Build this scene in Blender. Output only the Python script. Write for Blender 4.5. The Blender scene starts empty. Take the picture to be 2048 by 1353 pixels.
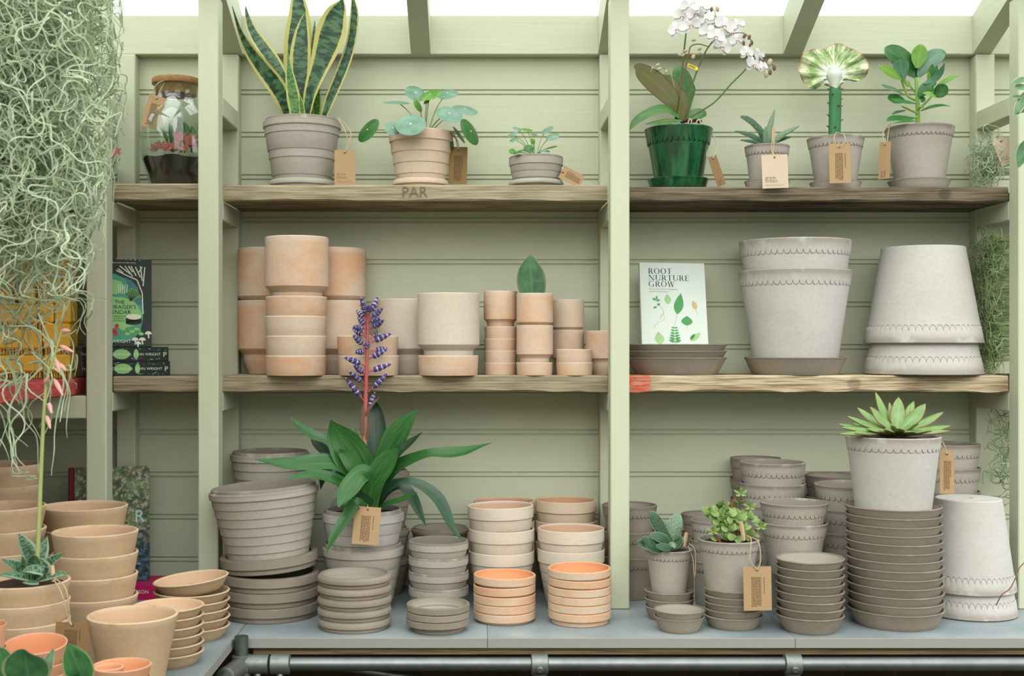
import bpy, math, random
from mathutils import Vector, Matrix
rnd = random.Random(11)
PI = math.pi
# camera model: focal length in pixels, vanishing point and eye height
F, VX, HY, ZC = 2480.0, 950.0, 691.0, 1.43
YP, YW, YS = 2.48, 2.728, 2.525         # post fronts, wall, shelf fronts (metres from the lens)
ZT = ZC - 0.529                         # worktop
ZS1 = ZC + 0.3268                       # top shelf
ZS2 = ZC - 0.0615                       # middle shelf
scene = bpy.context.scene
COL = scene.collection

def P(px, py, Y):
    return Vector(((px - VX) * Y / F, Y, ZC - (py - HY) * Y / F))
def X(px, Y): return (px - VX) * Y / F
def s2l(c):
    c = c / 255.0
    return c / 12.92 if c <= 0.04045 else ((c + 0.055) / 1.055) ** 2.4
def rgb(r, g, b): return (s2l(r), s2l(g), s2l(b), 1.0)

# ------------------------------------------------------------------ scene tree
def link(name, me, parent=None, loc=(0, 0, 0), rot=(0, 0, 0)):
    o = bpy.data.objects.new(name, me)
    COL.objects.link(o)
    o.location = loc
    o.rotation_euler = rot
    if parent: o.parent = parent
    return o
def tag(o, label, cat, group=None):
    o['label'] = label
    o['category'] = cat
    if group: o['group'] = group
    return o
def thing(name, label, cat, loc=(0, 0, 0), group=None, rot=(0, 0, 0)):
    o = link(name, None, None, loc, rot)
    o.empty_display_size = 0.02
    return tag(o, label, cat, group)
def structure(o):
    o['kind'] = 'structure'
    return o

# ------------------------------------------------------------------ mesh builder
class MB:
    def __init__(self):
        self.v = []; self.f = []; self.uv = []; self.mi = []; self.m = 0
    def add(self, vs, fs, uvs=None):
        b = len(self.v)
        self.v.extend([tuple(v) for v in vs])
        for k, f in enumerate(fs):
            self.f.append(tuple(i + b for i in f))
            self.mi.append(self.m)
            if uvs: self.uv.append([uvs[i] for i in f])
            else: self.uv.append([(0.5, 0.5)] * len(f))
    def box(self, x0, x1, y0, y1, z0, z1, M=None):
        vs = [Vector((x, y, z)) for z in (z0, z1) for y in (y0, y1) for x in (x0, x1)]
        if M: vs = [M @ v for v in vs]
        self.add(vs, [(0, 2, 3, 1), (4, 5, 7, 6), (0, 1, 5, 4), (2, 6, 7, 3), (0, 4, 6, 2), (1, 3, 7, 5)])
    def bbox(self, x0, x1, y0, y1, z0, z1, b=0.003, M=None):
        # box with chamfered edges
        vs = []; ids = {}
        fs = []
        lo = (x0, y0, z0); hi = (x1, y1, z1)
        def vid(c, ax):
            k = (c, ax)
            if k not in ids:
                p = []
                for a in range(3):
                    e = hi[a] if c[a] else lo[a]
                    if a != ax: e += -b if c[a] else b
                    p.append(e)
                ids[k] = len(vs); vs.append(Vector(p))
            return ids[k]
        for ax in range(3):
            for s in (0, 1):
                o = [(0, 0), (1, 0), (1, 1), (0, 1)]
                cs = []
                for u, w in o:
                    c = [0, 0, 0]; c[ax] = s; c[(ax + 1) % 3] = u; c[(ax + 2) % 3] = w
                    cs.append(vid(tuple(c), ax))
                fs.append(tuple(cs if s else cs[::-1]))
        for ax in range(3):
            a1, a2 = (ax + 1) % 3, (ax + 2) % 3
            for u in (0, 1):
                for w in (0, 1):
                    q = []
                    for s in (0, 1):
                        c = [0, 0, 0]; c[ax] = s; c[a1] = u; c[a2] = w
                        q.append(tuple(c))
                    a = [vid(q[0], a1), vid(q[1], a1), vid(q[1], a2), vid(q[0], a2)]
                    fs.append(tuple(a if u == w else a[::-1]))
        for c in [(i, j, k) for i in (0, 1) for j in (0, 1) for k in (0, 1)]:
            t = (vid(c, 0), vid(c, 1), vid(c, 2))
            fs.append(t if (sum(c) % 2) else t[::-1])
        if M: vs = [M @ v for v in vs]
        self.add(vs, fs)
    def tube(self, pts, rad, n=6, cap=True):
        pts = [Vector(p) for p in pts]
        k = len(pts)
        if not isinstance(rad, (list, tuple)): rad = [rad] * k
        vs = []; uvs = []
        prev = None
        for i, p in enumerate(pts):
            t = (pts[min(i + 1, k - 1)] - pts[max(i - 1, 0)])
            if t.length < 1e-9: t = Vector((0, 0, 1))
            t.normalize()
            if prev is None:
                a = Vector((0, 0, 1)) if abs(t.z) < 0.9 else Vector((1, 0, 0))
                nrm = t.cross(a).normalized()
            else:
                nrm = (prev - t * prev.dot(t))
                if nrm.length < 1e-6: nrm = t.orthogonal()
                nrm.normalize()
            prev = nrm
            bi = t.cross(nrm)
            for j in range(n):
                a = 2 * PI * j / n
                vs.append(p + (nrm * math.cos(a) + bi * math.sin(a)) * rad[i])
                uvs.append((j / n, i / (k - 1)))
        fs = []
        for i in range(k - 1):
            for j in range(n):
                j2 = (j + 1) % n
                fs.append((i * n + j, i * n + j2, (i + 1) * n + j2, (i + 1) * n + j))
        if cap:
            fs.append(tuple(range(n - 1, -1, -1)))
            fs.append(tuple((k - 1) * n + j for j in range(n)))
        self.add(vs, fs, uvs)
    def lathe(self, prof, n=64, M=None, closed=False, zf=None):
        # prof: (r, z, v) rows bottom-outside -> rim -> inside; zf(theta,row) -> (dr,dz)
        rows = len(prof); vs = []; uvs = []
        for j in range(n + 1):
            a = 2 * PI * j / n
            ca, sa = math.cos(a), math.sin(a)
            for i, q in enumerate(prof):
                r, z = q[0], q[1]
                if zf:
                    dr, dz = zf(a, i)
                    r += dr; z += dz
                if j < n: vs.append(Vector((r * ca, r * sa, z)))
                uvs.append((j / n, q[2] if len(q) > 2 else 0.5))
        fs = []; luv = []
        R = rows if closed else rows - 1
        for j in range(n):
            j2 = (j + 1) % n
            for i in range(R):
                i2 = (i + 1) % rows
                a, b, c, d = j * rows + i, j2 * rows + i, j2 * rows + i2, j * rows + i2
                ua = [uvs[j * rows + i], uvs[(j + 1) * rows + i], uvs[(j + 1) * rows + i2], uvs[j * rows + i2]]
                if prof[i][0] < 1e-6: fs.append((a, c, d)); luv.append([ua[0], ua[2], ua[3]])
                elif prof[i2][0] < 1e-6: fs.append((a, b, d)); luv.append([ua[0], ua[1], ua[3]])
                else: fs.append((a, b, c, d)); luv.append(ua)
        if M: vs = [M @ v for v in vs]
        b = len(self.v)
        self.v.extend([tuple(v) for v in vs])
        for f, u in zip(fs, luv):
            self.f.append(tuple(i + b for i in f)); self.uv.append(u); self.mi.append(self.m)
    def leaf(self, pts, wid, face, thick=0.0012, cup=0.0, nu=3, nv=14, ripple=0.0):
        # closed leaf blade along a spline; face = direction its upper side looks (or a start/end pair)
        P3 = spline([Vector(p) for p in pts], nv)
        W = spline([Vector((w, 0, 0)) for w in wid], nv)
        if isinstance(face, tuple) and len(face) == 2 and not isinstance(face[0], (int, float)):
            f0, f1 = Vector(face[0]), Vector(face[1])
        else: f0 = f1 = Vector(face)
        vs = []; uvs = []; ring = 4 * nu
        for i in range(nv + 1):
            t = (P3[min(i + 1, nv)] - P3[max(i - 1, 0)]).normalized()
            s = i / nv
            N = f0.lerp(f1, s)
            N = N - t * N.dot(t)
            if N.length < 1e-5: N = t.orthogonal()
            N.normalize()
            S = t.cross(N)
            w = max(W[i].x, 1e-4) * 0.5
            for k in range(ring):
                if k <= 2 * nu: u = -1 + k / nu; sg = 1
                else: u = 1 - (k - 2 * nu) / nu; sg = -1
                off = cup * w * u * u + ripple * w * math.sin(s * 17 + u * 2) * abs(u)
                th = thick * (1 - u * u) ** 0.5 * 0.5 * min(1, 1.6 * (1 - s) + 0.25)
                vs.append(P3[i] + S * (u * w) + N * (off + sg * th))
                uvs.append(((u + 1) / 2, s))
        fs = []
        for i in range(nv):
            for k in range(ring):
                k2 = (k + 1) % ring
                fs.append((i * ring + k, i * ring + k2, (i + 1) * ring + k2, (i + 1) * ring + k))
        fs.append(tuple(range(ring - 1, -1, -1)))
        fs.append(tuple(nv * ring + k for k in range(ring)))
        self.add(vs, fs, uvs)
    def ell(self, c, ax, n=10, m=6):
        # ellipsoid with axis vectors ax[0..2]; v runs along ax[2]
        c = Vector(c); vs = []; uvs = []
        for i in range(m + 1):
            ph = PI * i / m
            for j in range(n):
                th = 2 * PI * j / n
                vs.append(c + Vector(ax[0]) * (math.sin(ph) * math.cos(th)) + Vector(ax[1]) * (math.sin(ph) * math.sin(th)) - Vector(ax[2]) * math.cos(ph))
                uvs.append((j / n, i / m))
        fs = []
        for i in range(m):
            for j in range(n):
                j2 = (j + 1) % n
                if i == 0: fs.append((j, n + j2, n + j))
                elif i == m - 1: fs.append((i * n + j, i * n + j2, (i + 1) * n + j))
                else: fs.append((i * n + j, i * n + j2, (i + 1) * n + j2, (i + 1) * n + j))
        self.add(vs, fs, uvs)
    def poly(self, pts):
        self.add(pts, [tuple(range(len(pts)))])
    def mesh(self, name, mats, origin=None, smooth=True, ang=32):
        me = bpy.data.meshes.new(name)
        vs = self.v
        if origin is not None:
            o = Vector(origin)
            vs = [(v[0] - o.x, v[1] - o.y, v[2] - o.z) for v in vs]
        me.from_pydata(vs, [], self.f)
        if not isinstance(mats, (list, tuple)): mats = [mats]
        for m in mats: me.materials.append(m)
        lay = me.uv_layers.new(name='UVMap')
        flat = []
        for u in self.uv:
            for a in u: flat += [a[0], a[1]]
        lay.data.foreach_set('uv', flat)
        me.polygons.foreach_set('material_index', self.mi)
        if smooth:
            me.polygons.foreach_set('use_smooth', [True] * len(self.f))
            me.set_sharp_from_angle(angle=math.radians(ang))
        me.update()
        return me
    def part(self, root, name, mats, smooth=True, ang=32):
        return link(name, self.mesh(name, mats, root.matrix_basis.translation if root else None, smooth, ang), root)

def spline(p, n):
    k = len(p)
    out = []
    for i in range(n + 1):
        t = i / n * (k - 1)
        a = min(int(t), k - 2); t -= a
        p0, p1, p2, p3 = p[max(a - 1, 0)], p[a], p[a + 1], p[min(a + 2, k - 1)]
        out.append(0.5 * ((2 * p1) + (p2 - p0) * t + (2 * p0 - 5 * p1 + 4 * p2 - p3) * t * t + (3 * p1 - p0 - 3 * p2 + p3) * t ** 3))
    return out
def pxs(pts, Y):
    """pixel polyline (x, y[, dY]) to points"""
    return [P(q[0], q[1], Y + (q[2] if len(q) > 2 else 0)) for q in pts]

# ------------------------------------------------------------------ materials
class NT:
    def __init__(self, name):
        self.mat = bpy.data.materials.new(name)
        self.mat.use_nodes = True
        self.t = self.mat.node_tree
        self.b = self.t.nodes['Principled BSDF']
        self.out = self.t.nodes['Material Output']
    def n(self, typ, **kw):
        nd = self.t.nodes.new('ShaderNode' + typ)
        for k, v in kw.items(): setattr(nd, k, v)
        return nd
    def set(self, sock, val):
        if hasattr(val, 'is_linked') or isinstance(val, bpy.types.NodeSocket): self.t.links.new(val, sock)
        else: sock.default_value = val
    def math(self, op, a, b=0.0, clamp=False):
        nd = self.n('Math', operation=op, use_clamp=clamp)
        self.set(nd.inputs[0], a); self.set(nd.inputs[1], b)
        return nd.outputs[0]
    def ramp(self, v, lo, hi):
        nd = self.n('MapRange', interpolation_type='SMOOTHSTEP')
        self.set(nd.inputs[0], v); nd.inputs[1].default_value = lo; nd.inputs[2].default_value = hi
        return nd.outputs[0]
    def mix(self, f, a, b, mode='MIX'):
        nd = self.n('Mix', data_type='RGBA', blend_type=mode)
        self.set(nd.inputs[0], f); self.set(nd.inputs[6], a); self.set(nd.inputs[7], b)
        return nd.outputs[2]
    def coord(self, kind='Object', scale=(1, 1, 1), rand=True):
        c = self.n('TexCoord').outputs[kind]
        if rand:
            oi = self.n('ObjectInfo').outputs['Random']
            v = self.n('VectorMath', operation='ADD')
            cx = self.n('CombineXYZ')
            for k, m in enumerate((7.3, 3.1, 0.0)): self.set(cx.inputs[k], self.math('MULTIPLY', oi, m))
            self.set(v.inputs[0], c); self.set(v.inputs[1], cx.outputs[0])
            c = v.outputs[0]
        m = self.n('Mapping')
        self.set(m.inputs['Vector'], c); m.inputs['Scale'].default_value = scale
        return m.outputs[0]
    def noise(self, vec, scale, detail=4, rough=0.55):
        nd = self.n('TexNoise')
        self.set(nd.inputs['Vector'], vec)
        nd.inputs['Scale'].default_value = scale; nd.inputs['Detail'].default_value = detail
        nd.inputs['Roughness'].default_value = rough
        return nd.outputs[0]
    def uv(self):
        s = self.n('SeparateXYZ')
        self.set(s.inputs[0], self.n('TexCoord').outputs['UV'])
        return s.outputs[0], s.outputs[1]
    def bump(self, h, dist=0.001, strength=1.0):
        nd = self.n('Bump')
        nd.inputs['Strength'].default_value = strength; nd.inputs['Distance'].default_value = dist
        self.set(nd.inputs['Height'], h)
        self.set(self.b.inputs['Normal'], nd.outputs[0])
    def done(self, col, rough=0.7, spec=0.3, metal=0.0):
        self.set(self.b.inputs['Base Color'], col)
        self.set(self.b.inputs['Roughness'], rough)
        self.b.inputs['Specular IOR Level'].default_value = spec
        self.b.inputs['Metallic'].default_value = metal
        return self.mat

def plain(name, c, rough=0.7, spec=0.3, metal=0.0, var=0.12, sc=40):
    m = NT(name)
    v = m.noise(m.coord(), sc, 3)
    d = tuple(x * (1 - var) for x in c[:3]) + (1,)
    l = tuple(min(1, x * (1 + var)) for x in c[:3]) + (1,)
    return m.done(m.mix(v, d, l), rough, spec, metal)

def clay(name, base, alt, inner, rim, speck=0.5, gloss=0.85, blot=0.5):
    K = 0.71
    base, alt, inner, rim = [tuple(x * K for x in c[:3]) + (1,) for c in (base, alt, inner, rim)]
    m = NT(name)
    co = m.coord()
    u, v = m.uv()
    b1 = m.ramp(m.noise(co, 9, 4), 0.40, 0.68)
    st = m.noise(m.coord(scale=(9, 9, 75)), 1.0, 4)
    col = m.mix(m.math('MULTIPLY', b1, blot), base, alt)
    col = m.mix(m.math('MULTIPLY', m.ramp(st, 0.45, 0.75), 0.22), col, alt)
    oi = m.n('ObjectInfo').outputs['Random']
    col = m.mix(m.math('MULTIPLY', oi, 0.30), col, alt)
    fine = m.noise(co, 130, 3)
    col = m.mix(m.math('MULTIPLY', m.ramp(fine, 0.42, 0.7), 0.18), col, tuple(x * 0.62 for x in base[:3]) + (1,))
    sp = m.ramp(m.noise(co, 330, 1), 0.73, 0.80)
    sp2 = m.math('MULTIPLY', m.ramp(m.noise(co, 22, 2), 0.45, 0.6), sp)
    col = m.mix(m.math('MULTIPLY', sp2, speck), col, tuple(x * 0.32 for x in base[:3]) + (1,))
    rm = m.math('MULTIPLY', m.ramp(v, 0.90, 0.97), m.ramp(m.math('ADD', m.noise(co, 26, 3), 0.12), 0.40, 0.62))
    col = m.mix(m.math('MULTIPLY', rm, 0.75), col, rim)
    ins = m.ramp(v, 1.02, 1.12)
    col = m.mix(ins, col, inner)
    m.bump(m.math('ADD', m.math('MULTIPLY', fine, 0.6), st), 0.0009, 0.5)
    return m.done(col, gloss, 0.2)

def leafmat(name, c1, c2, mode='plain', edge=None, rough=0.38, trans=0.25, K=0.68):
    c1, c2 = [tuple(x * K for x in c[:3]) + (1,) for c in (c1, c2)]
    if edge: edge = tuple(x * K for x in edge[:3]) + (1,)
    m = NT(name)
    u, v = m.uv()
    uc = m.math('ABSOLUTE', m.math('SUBTRACT', u, 0.5))
    cb = m.n('CombineXYZ')
    if mode == 'snake':
        m.set(cb.inputs[0], m.math('MULTIPLY', u, 2.2)); m.set(cb.inputs[1], m.math('MULTIPLY', v, 26))
    elif mode == 'vein':
        m.set(cb.inputs[0], m.math('MULTIPLY', uc, 1.0)); m.set(cb.inputs[1], m.math('ADD', m.math('MULTIPLY', v, 26), m.math('MULTIPLY', uc, -16)))
    elif mode == 'speck':
        m.set(cb.inputs[0], m.math('MULTIPLY', u, 14)); m.set(cb.inputs[1], m.math('MULTIPLY', v, 48))
    elif mode == 'streak':
        m.set(cb.inputs[0], m.math('MULTIPLY', u, 44)); m.set(cb.inputs[1], m.math('MULTIPLY', v, 3))
    else:
        m.set(cb.inputs[0], m.math('MULTIPLY', u, 3)); m.set(cb.inputs[1], m.math('MULTIPLY', v, 4))
    oi = m.n('ObjectInfo').outputs['Random']
    m.set(cb.inputs[2], m.math('MULTIPLY', oi, 20))
    nz = m.noise(cb.outputs[0], 1.0, 3)
    f = m.ramp(nz, 0.40, 0.60) if mode in ('snake', 'vein', 'speck', 'streak') else m.ramp(nz, 0.25, 0.75)
    col = m.mix(f, c1, c2)
    if mode == 'disc':
        dv = m.math('SUBTRACT', v, 0.5)
        dd = m.math('SQRT', m.math('ADD', m.math('MULTIPLY', uc, uc), m.math('MULTIPLY', dv, dv)))
        col = m.mix(m.math('SUBTRACT', 1.0, m.ramp(dd, .012, .05)), col, rgb(214, 226, 196))
    if mode in ('plain', 'vein'):
        rib = m.math('SUBTRACT', 1.0, m.ramp(uc, 0.0, 0.05))
        col = m.mix(m.math('MULTIPLY', rib, 0.35), col, tuple(min(1, x * 1.5 + 0.02) for x in c2[:3]) + (1,))
    if edge:
        lim = 0.33 if mode == 'snake' else 0.43
        e = m.ramp(m.math('ADD', uc, m.math('MULTIPLY', m.math('SUBTRACT', nz, 0.5), 0.06)), lim, lim + 0.03)
        col = m.mix(e, col, edge)
        if mode == 'plain' :
            tip = m.ramp(v, 0.90, 1.0)
            col = m.mix(m.math('MULTIPLY', tip, 0.8), col, edge)
    m.done(col, rough, 0.4)
    if trans:
        tr = m.n('BsdfTranslucent'); m.set(tr.inputs[0], col)
        ms = m.n('MixShader'); ms.inputs[0].default_value = trans
        m.t.links.new(m.b.outputs[0], ms.inputs[1]); m.t.links.new(tr.outputs[0], ms.inputs[2])
        m.t.links.new(ms.outputs[0], m.out.inputs[0])
    return m.mat

def paint(name, c, axis=0):
    m = NT(name)
    sc = [55, 55, 55]; sc[axis] = 2.5
    g = m.noise(m.coord(scale=tuple(sc)), 1.0, 5, 0.65)
    f = m.noise(m.coord(), 3, 3)
    col = m.mix(m.math('MULTIPLY', f, 0.35), c, tuple(x * 0.86 for x in c[:3]) + (1,))
    m.bump(g, 0.0022, 0.35)
    return m.done(col, 0.55, 0.3)

def wood(name, c1, c2, c3, knots=(), grain=1.0, red=None):
    m = NT(name)
    co = m.coord(rand=False)
    g = m.noise(m.coord(scale=(2.2, 22, 90), rand=False), 1.0, 6, 0.65)
    g2 = m.noise(m.coord(scale=(9, 60, 420), rand=False), 1.0, 3)
    big = m.noise(co, 7, 3)
    col = m.mix(m.ramp(g, 0.35, 0.68), c1, c2)
    col = m.mix(m.math('MULTIPLY', m.ramp(g2, 0.44, 0.62), 0.72 * grain), col, c3)
    col = m.mix(m.math('MULTIPLY', m.ramp(big, 0.5, 0.75), 0.5), col, c3)
    for (kx, kz, r) in knots:
        s = m.n('SeparateXYZ'); m.set(s.inputs[0], co)
        dx = m.math('MULTIPLY', m.math('SUBTRACT', s.outputs[0], kx), 0.85)
        dz = m.math('SUBTRACT', s.outputs[2], kz)
        d = m.math('SQRT', m.math('ADD', m.math('MULTIPLY', dx, dx), m.math('MULTIPLY', dz, dz)))
        ring = m.math('SINE', m.math('MULTIPLY', d, 2200))
        near = m.math('SUBTRACT', 1.0, m.ramp(d, r * 0.7, r * 1.5))
        col = m.mix(m.math('MULTIPLY', near, m.math('ADD', 0.45, m.math('MULTIPLY', ring, 0.3))), col, tuple(x * 0.25 for x in c3[:3]) + (1,))
    if red:
        x0, x1, rc = red
        s = m.n('SeparateXYZ'); m.set(s.inputs[0], co)
        e = m.math('ADD', s.outputs[0], m.math('MULTIPLY', m.noise(co, 35, 3), 0.03))
        k = m.math('SUBTRACT', 1.0, m.ramp(e, x1 - 0.004, x1 + 0.004))
        wear = m.ramp(m.noise(m.coord(scale=(40, 40, 160), rand=False), 1, 4), 0.36, 0.56)
        k = m.math('MULTIPLY', k, m.math('SUBTRACT', 1.0, m.math('MULTIPLY', wear, 0.55)))
        col = m.mix(k, col, rc)
    m.bump(m.math('ADD', g, g2), 0.0015, 0.6)
    return m.done(col, 0.85, 0.15)

M = {}
PAINT = rgb(187, 191, 165)
M['paint_x'] = paint('sage_paint_lengthwise', PAINT, 0)
M['paint_z'] = paint('sage_paint_upright', PAINT, 2)
M['paint_y'] = paint('sage_paint_depth', PAINT, 1)
M['wood_a'] = wood('grey_weathered_board', rgb(168, 156, 130), rgb(146, 134, 108), rgb(114, 102, 80))
M['wood_b'] = wood('dark_weathered_board', rgb(128, 114, 94), rgb(92, 82, 66), rgb(64, 58, 48), knots=[(0.259, 0.0, 0.010)])
M['wood_c'] = wood('pale_pine_board', rgb(194, 180, 150), rgb(170, 152, 122), rgb(122, 104, 78), knots=[(0.074, 0.0, 0.011)], grain=1.3, red=(-0.4, -0.325, rgb(190, 74, 58)))
M['wood_d'] = wood('stained_board', rgb(160, 148, 124), rgb(138, 124, 100), rgb(104, 94, 74))
M['wood_red'] = wood('red_painted_board', rgb(190, 88, 84), rgb(176, 70, 70), rgb(140, 60, 60))
M['ply'] = wood('plywood_edge', rgb(150, 134, 104), rgb(120, 104, 78), rgb(90, 78, 56))
GREY = rgb(178, 168, 154)
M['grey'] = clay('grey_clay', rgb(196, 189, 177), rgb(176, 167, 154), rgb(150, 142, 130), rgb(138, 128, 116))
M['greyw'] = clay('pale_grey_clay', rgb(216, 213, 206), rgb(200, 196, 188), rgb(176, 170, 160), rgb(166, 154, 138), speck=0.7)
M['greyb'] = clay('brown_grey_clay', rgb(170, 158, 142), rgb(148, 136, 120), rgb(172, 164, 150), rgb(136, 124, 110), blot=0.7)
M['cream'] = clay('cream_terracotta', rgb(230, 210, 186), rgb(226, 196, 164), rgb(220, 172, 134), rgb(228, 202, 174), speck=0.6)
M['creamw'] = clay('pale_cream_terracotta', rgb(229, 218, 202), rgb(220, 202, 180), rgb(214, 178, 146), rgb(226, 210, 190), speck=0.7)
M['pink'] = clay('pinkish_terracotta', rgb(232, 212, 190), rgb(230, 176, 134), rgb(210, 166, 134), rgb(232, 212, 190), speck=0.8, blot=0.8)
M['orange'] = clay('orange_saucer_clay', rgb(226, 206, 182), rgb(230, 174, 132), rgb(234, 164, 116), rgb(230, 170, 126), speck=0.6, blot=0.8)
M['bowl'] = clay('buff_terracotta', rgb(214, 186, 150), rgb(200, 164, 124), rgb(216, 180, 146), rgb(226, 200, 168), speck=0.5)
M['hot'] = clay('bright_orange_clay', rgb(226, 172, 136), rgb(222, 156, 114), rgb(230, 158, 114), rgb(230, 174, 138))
M['soil'] = plain('potting_soil', rgb(56, 44, 34), 0.95, 0.1, var=0.5, sc=120)
M['twine'] = plain('jute_twine', rgb(172, 154, 124), 0.9, 0.1, var=0.2, sc=300)
M['kraft'] = plain('kraft_card', rgb(166, 138, 104), 0.85, 0.15, var=0.05)
M['kraftd'] = plain('brown_kraft_card', rgb(128, 104, 70), 0.85, 0.15, var=0.05)
M['cardl'] = plain('pale_card', rgb(196, 178, 156), 0.85, 0.15, var=0.03)
M['ink'] = plain('printed_ink', rgb(74, 58, 44), 0.8, 0.1, var=0.05)
M['inkg'] = plain('grey_ink', rgb(120, 106, 92), 0.8, 0.1, var=0.05)
M['peg'] = plain('pale_wood_peg', rgb(190, 164, 128), 0.8, 0.15, var=0.08)
M['cork'] = plain('cork', rgb(140, 108, 70), 0.9, 0.15, var=0.45, sc=160)
M['white'] = plain('white_paper', rgb(232, 234, 230), 0.6, 0.2, var=0.02)
M['pages'] = plain('book_pages', rgb(214, 206, 188), 0.9, 0.1, var=0.08, sc=200)
M['navy'] = plain('dark_title_ink', rgb(38, 44, 66), 0.7, 0.1, var=0.05)
M['galv'] = plain('galvanised_steel', rgb(112, 118, 117), 0.40, 0.5, 0.9, var=0.3, sc=45)
M['galvr'] = plain('cast_galvanised_fitting', rgb(122, 126, 122), 0.5, 0.5, 0.8, var=0.35, sc=110)
# ------------------------------------------------------------------ camera and light
cam = bpy.data.cameras.new('camera')
camo = link('camera', cam, None, (0, 0, ZC), (PI / 2, 0, 0))
cam.sensor_width = 36.0
cam.lens = F / 2048 * 36
cam.shift_x = (1024 - VX) / 2048
cam.shift_y = (HY - 676.5) / 2048
cam.clip_start = 0.05
cam.dof.use_dof = True
cam.dof.focus_distance = 2.5
cam.dof.aperture_fstop = 8.0
scene.camera = camo
scene.view_settings.view_transform = 'Standard'
scene.view_settings.look = 'None'
scene.view_settings.exposure = 0.75
scene.view_settings.gamma = 1.0

w = bpy.data.worlds.new('overcast_sky')
scene.world = w
w.use_nodes = True
wt = w.node_tree
bg = wt.nodes['Background']
tc = wt.nodes.new('ShaderNodeTexCoord')
sx = wt.nodes.new('ShaderNodeSeparateXYZ')
wt.links.new(tc.outputs['Generated'], sx.inputs[0])
rp = wt.nodes.new('ShaderNodeValToRGB')
mr = wt.nodes.new('ShaderNodeMapRange')
mr.inputs[1].default_value = -1; mr.inputs[2].default_value = 1
wt.links.new(sx.outputs[2], mr.inputs[0])
wt.links.new(mr.outputs[0], rp.inputs[0])
els = rp.color_ramp.elements
els[0].position = 0.47; els[0].color = (0.10, 0.10, 0.085, 1)
els[1].position = 1.0; els[1].color = (2.0, 2.02, 2.02, 1)
for ps, cl in ((0.505, (0.70, 0.71, 0.70, 1)), (0.54, (1.25, 1.27, 1.25, 1)), (0.60, (1.5, 1.52, 1.50, 1)), (0.72, (1.6, 1.62, 1.62, 1))):
    e_ = els.new(ps); e_.color = cl
wt.links.new(rp.outputs[0], bg.inputs[0])
bg.inputs[1].default_value = 1.0
sun = bpy.data.lights.new('hazy_sun', 'SUN')
sun.energy = 1.0
sun.angle = math.radians(55)
sun.color = (1.0, 0.985, 0.95)
sd = Vector((0.10, 0.76, -0.64)).normalized()
so = link('hazy_sun', sun, None, (1, -1, 4))
so.rotation_euler = sd.to_track_quat('-Z', 'Y').to_euler()

# ------------------------------------------------------------------ shell
XL, XR = -1.12, 1.75
def grooved_wall():
    b = MB()
    prof = [(0.0, -0.02)]
    gz = []
    for k in range(-2, 22):
        z = ZC - (185 + 85 * k - HY) * YW / F
        for o in (0.0048, -0.0048): gz.append(z + o)
    gz = sorted(z for z in gz if 0.05 < z < ZC + 0.64)
    for z in gz:
        prof += [(0, z - 0.0021), (0.0042, z - 0.0007), (0.0042, z + 0.0007), (0, z + 0.0021)]
    prof.append((0, ZC + 0.66))
    vs = []
    for x in (XL, XR):
        for y, z in prof: vs.append((x, YW + y, z))
    n = len(prof)
    fs = [(i, n + i, n + i + 1, i + 1) for i in range(n - 1)]
    # closed back of the boarding
    bb = len(vs)
    for x in (XL, XR):
        vs += [(x, YW + 0.03, -0.02), (x, YW + 0.03, ZC + 0.66)]
    fs += [(bb, bb + 1, bb + 3, bb + 2), (n - 1, 2 * n - 1, bb + 3, bb + 1)]
    b.add(vs, fs)
    return b.mesh('wall_back', M['paint_x'], smooth=False)
structure(link('wall_back', grooved_wall()))
m = NT('dark_brick')
bt = m.n('TexBrick'); m.set(bt.inputs['Vector'], m.coord(rand=False)); bt.inputs['Scale'].default_value = 4.4
bt.inputs['Color1'].default_value = rgb(66, 50, 40); bt.inputs['Color2'].default_value = rgb(50, 40, 34); bt.inputs['Mortar'].default_value = rgb(62, 56, 50); bt.inputs['Mortar Size'].default_value = .012
M['brick'] = m.done(bt.outputs[0], .95, .1)
b = MB(); b.box(XL, XR, 2.685, YW - .0005, 0.0, ZT - 0.035)
structure(link('baseboard_back', b.mesh('baseboard_back', M['brick'], smooth=False)))
b = MB(); b.box(-2.2, 2.6, -0.80, -0.76, -0.02, 1.98)  # added behind the camera, its height set to block low sky light
structure(link('wall_front_light_block', b.mesh('wall_front_light_block', M['paint_x'], smooth=False)))
b = MB(); b.box(XL - 0.04, XL, -0.6, YW + 0.03, -0.02, ZC + 0.62)
structure(link('wall_left', b.mesh('wall_left', M['paint_y'], smooth=False)))
m = NT('gravel_floor')
cf = m.coord(rand=False)
colf = m.mix(m.ramp(m.noise(cf, 60, 4), 0.35, 0.7), rgb(58, 52, 44), rgb(112, 102, 88))
m.bump(m.noise(cf, 70, 4), 0.01, 1.0)
M['floor'] = m.done(colf, 0.95, 0.1)
b = MB(); b.box(-3, 3, -3, 2.80, -0.05, 0.0)
structure(link('floor', b.mesh('floor', M['floor'], smooth=False)))

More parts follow.
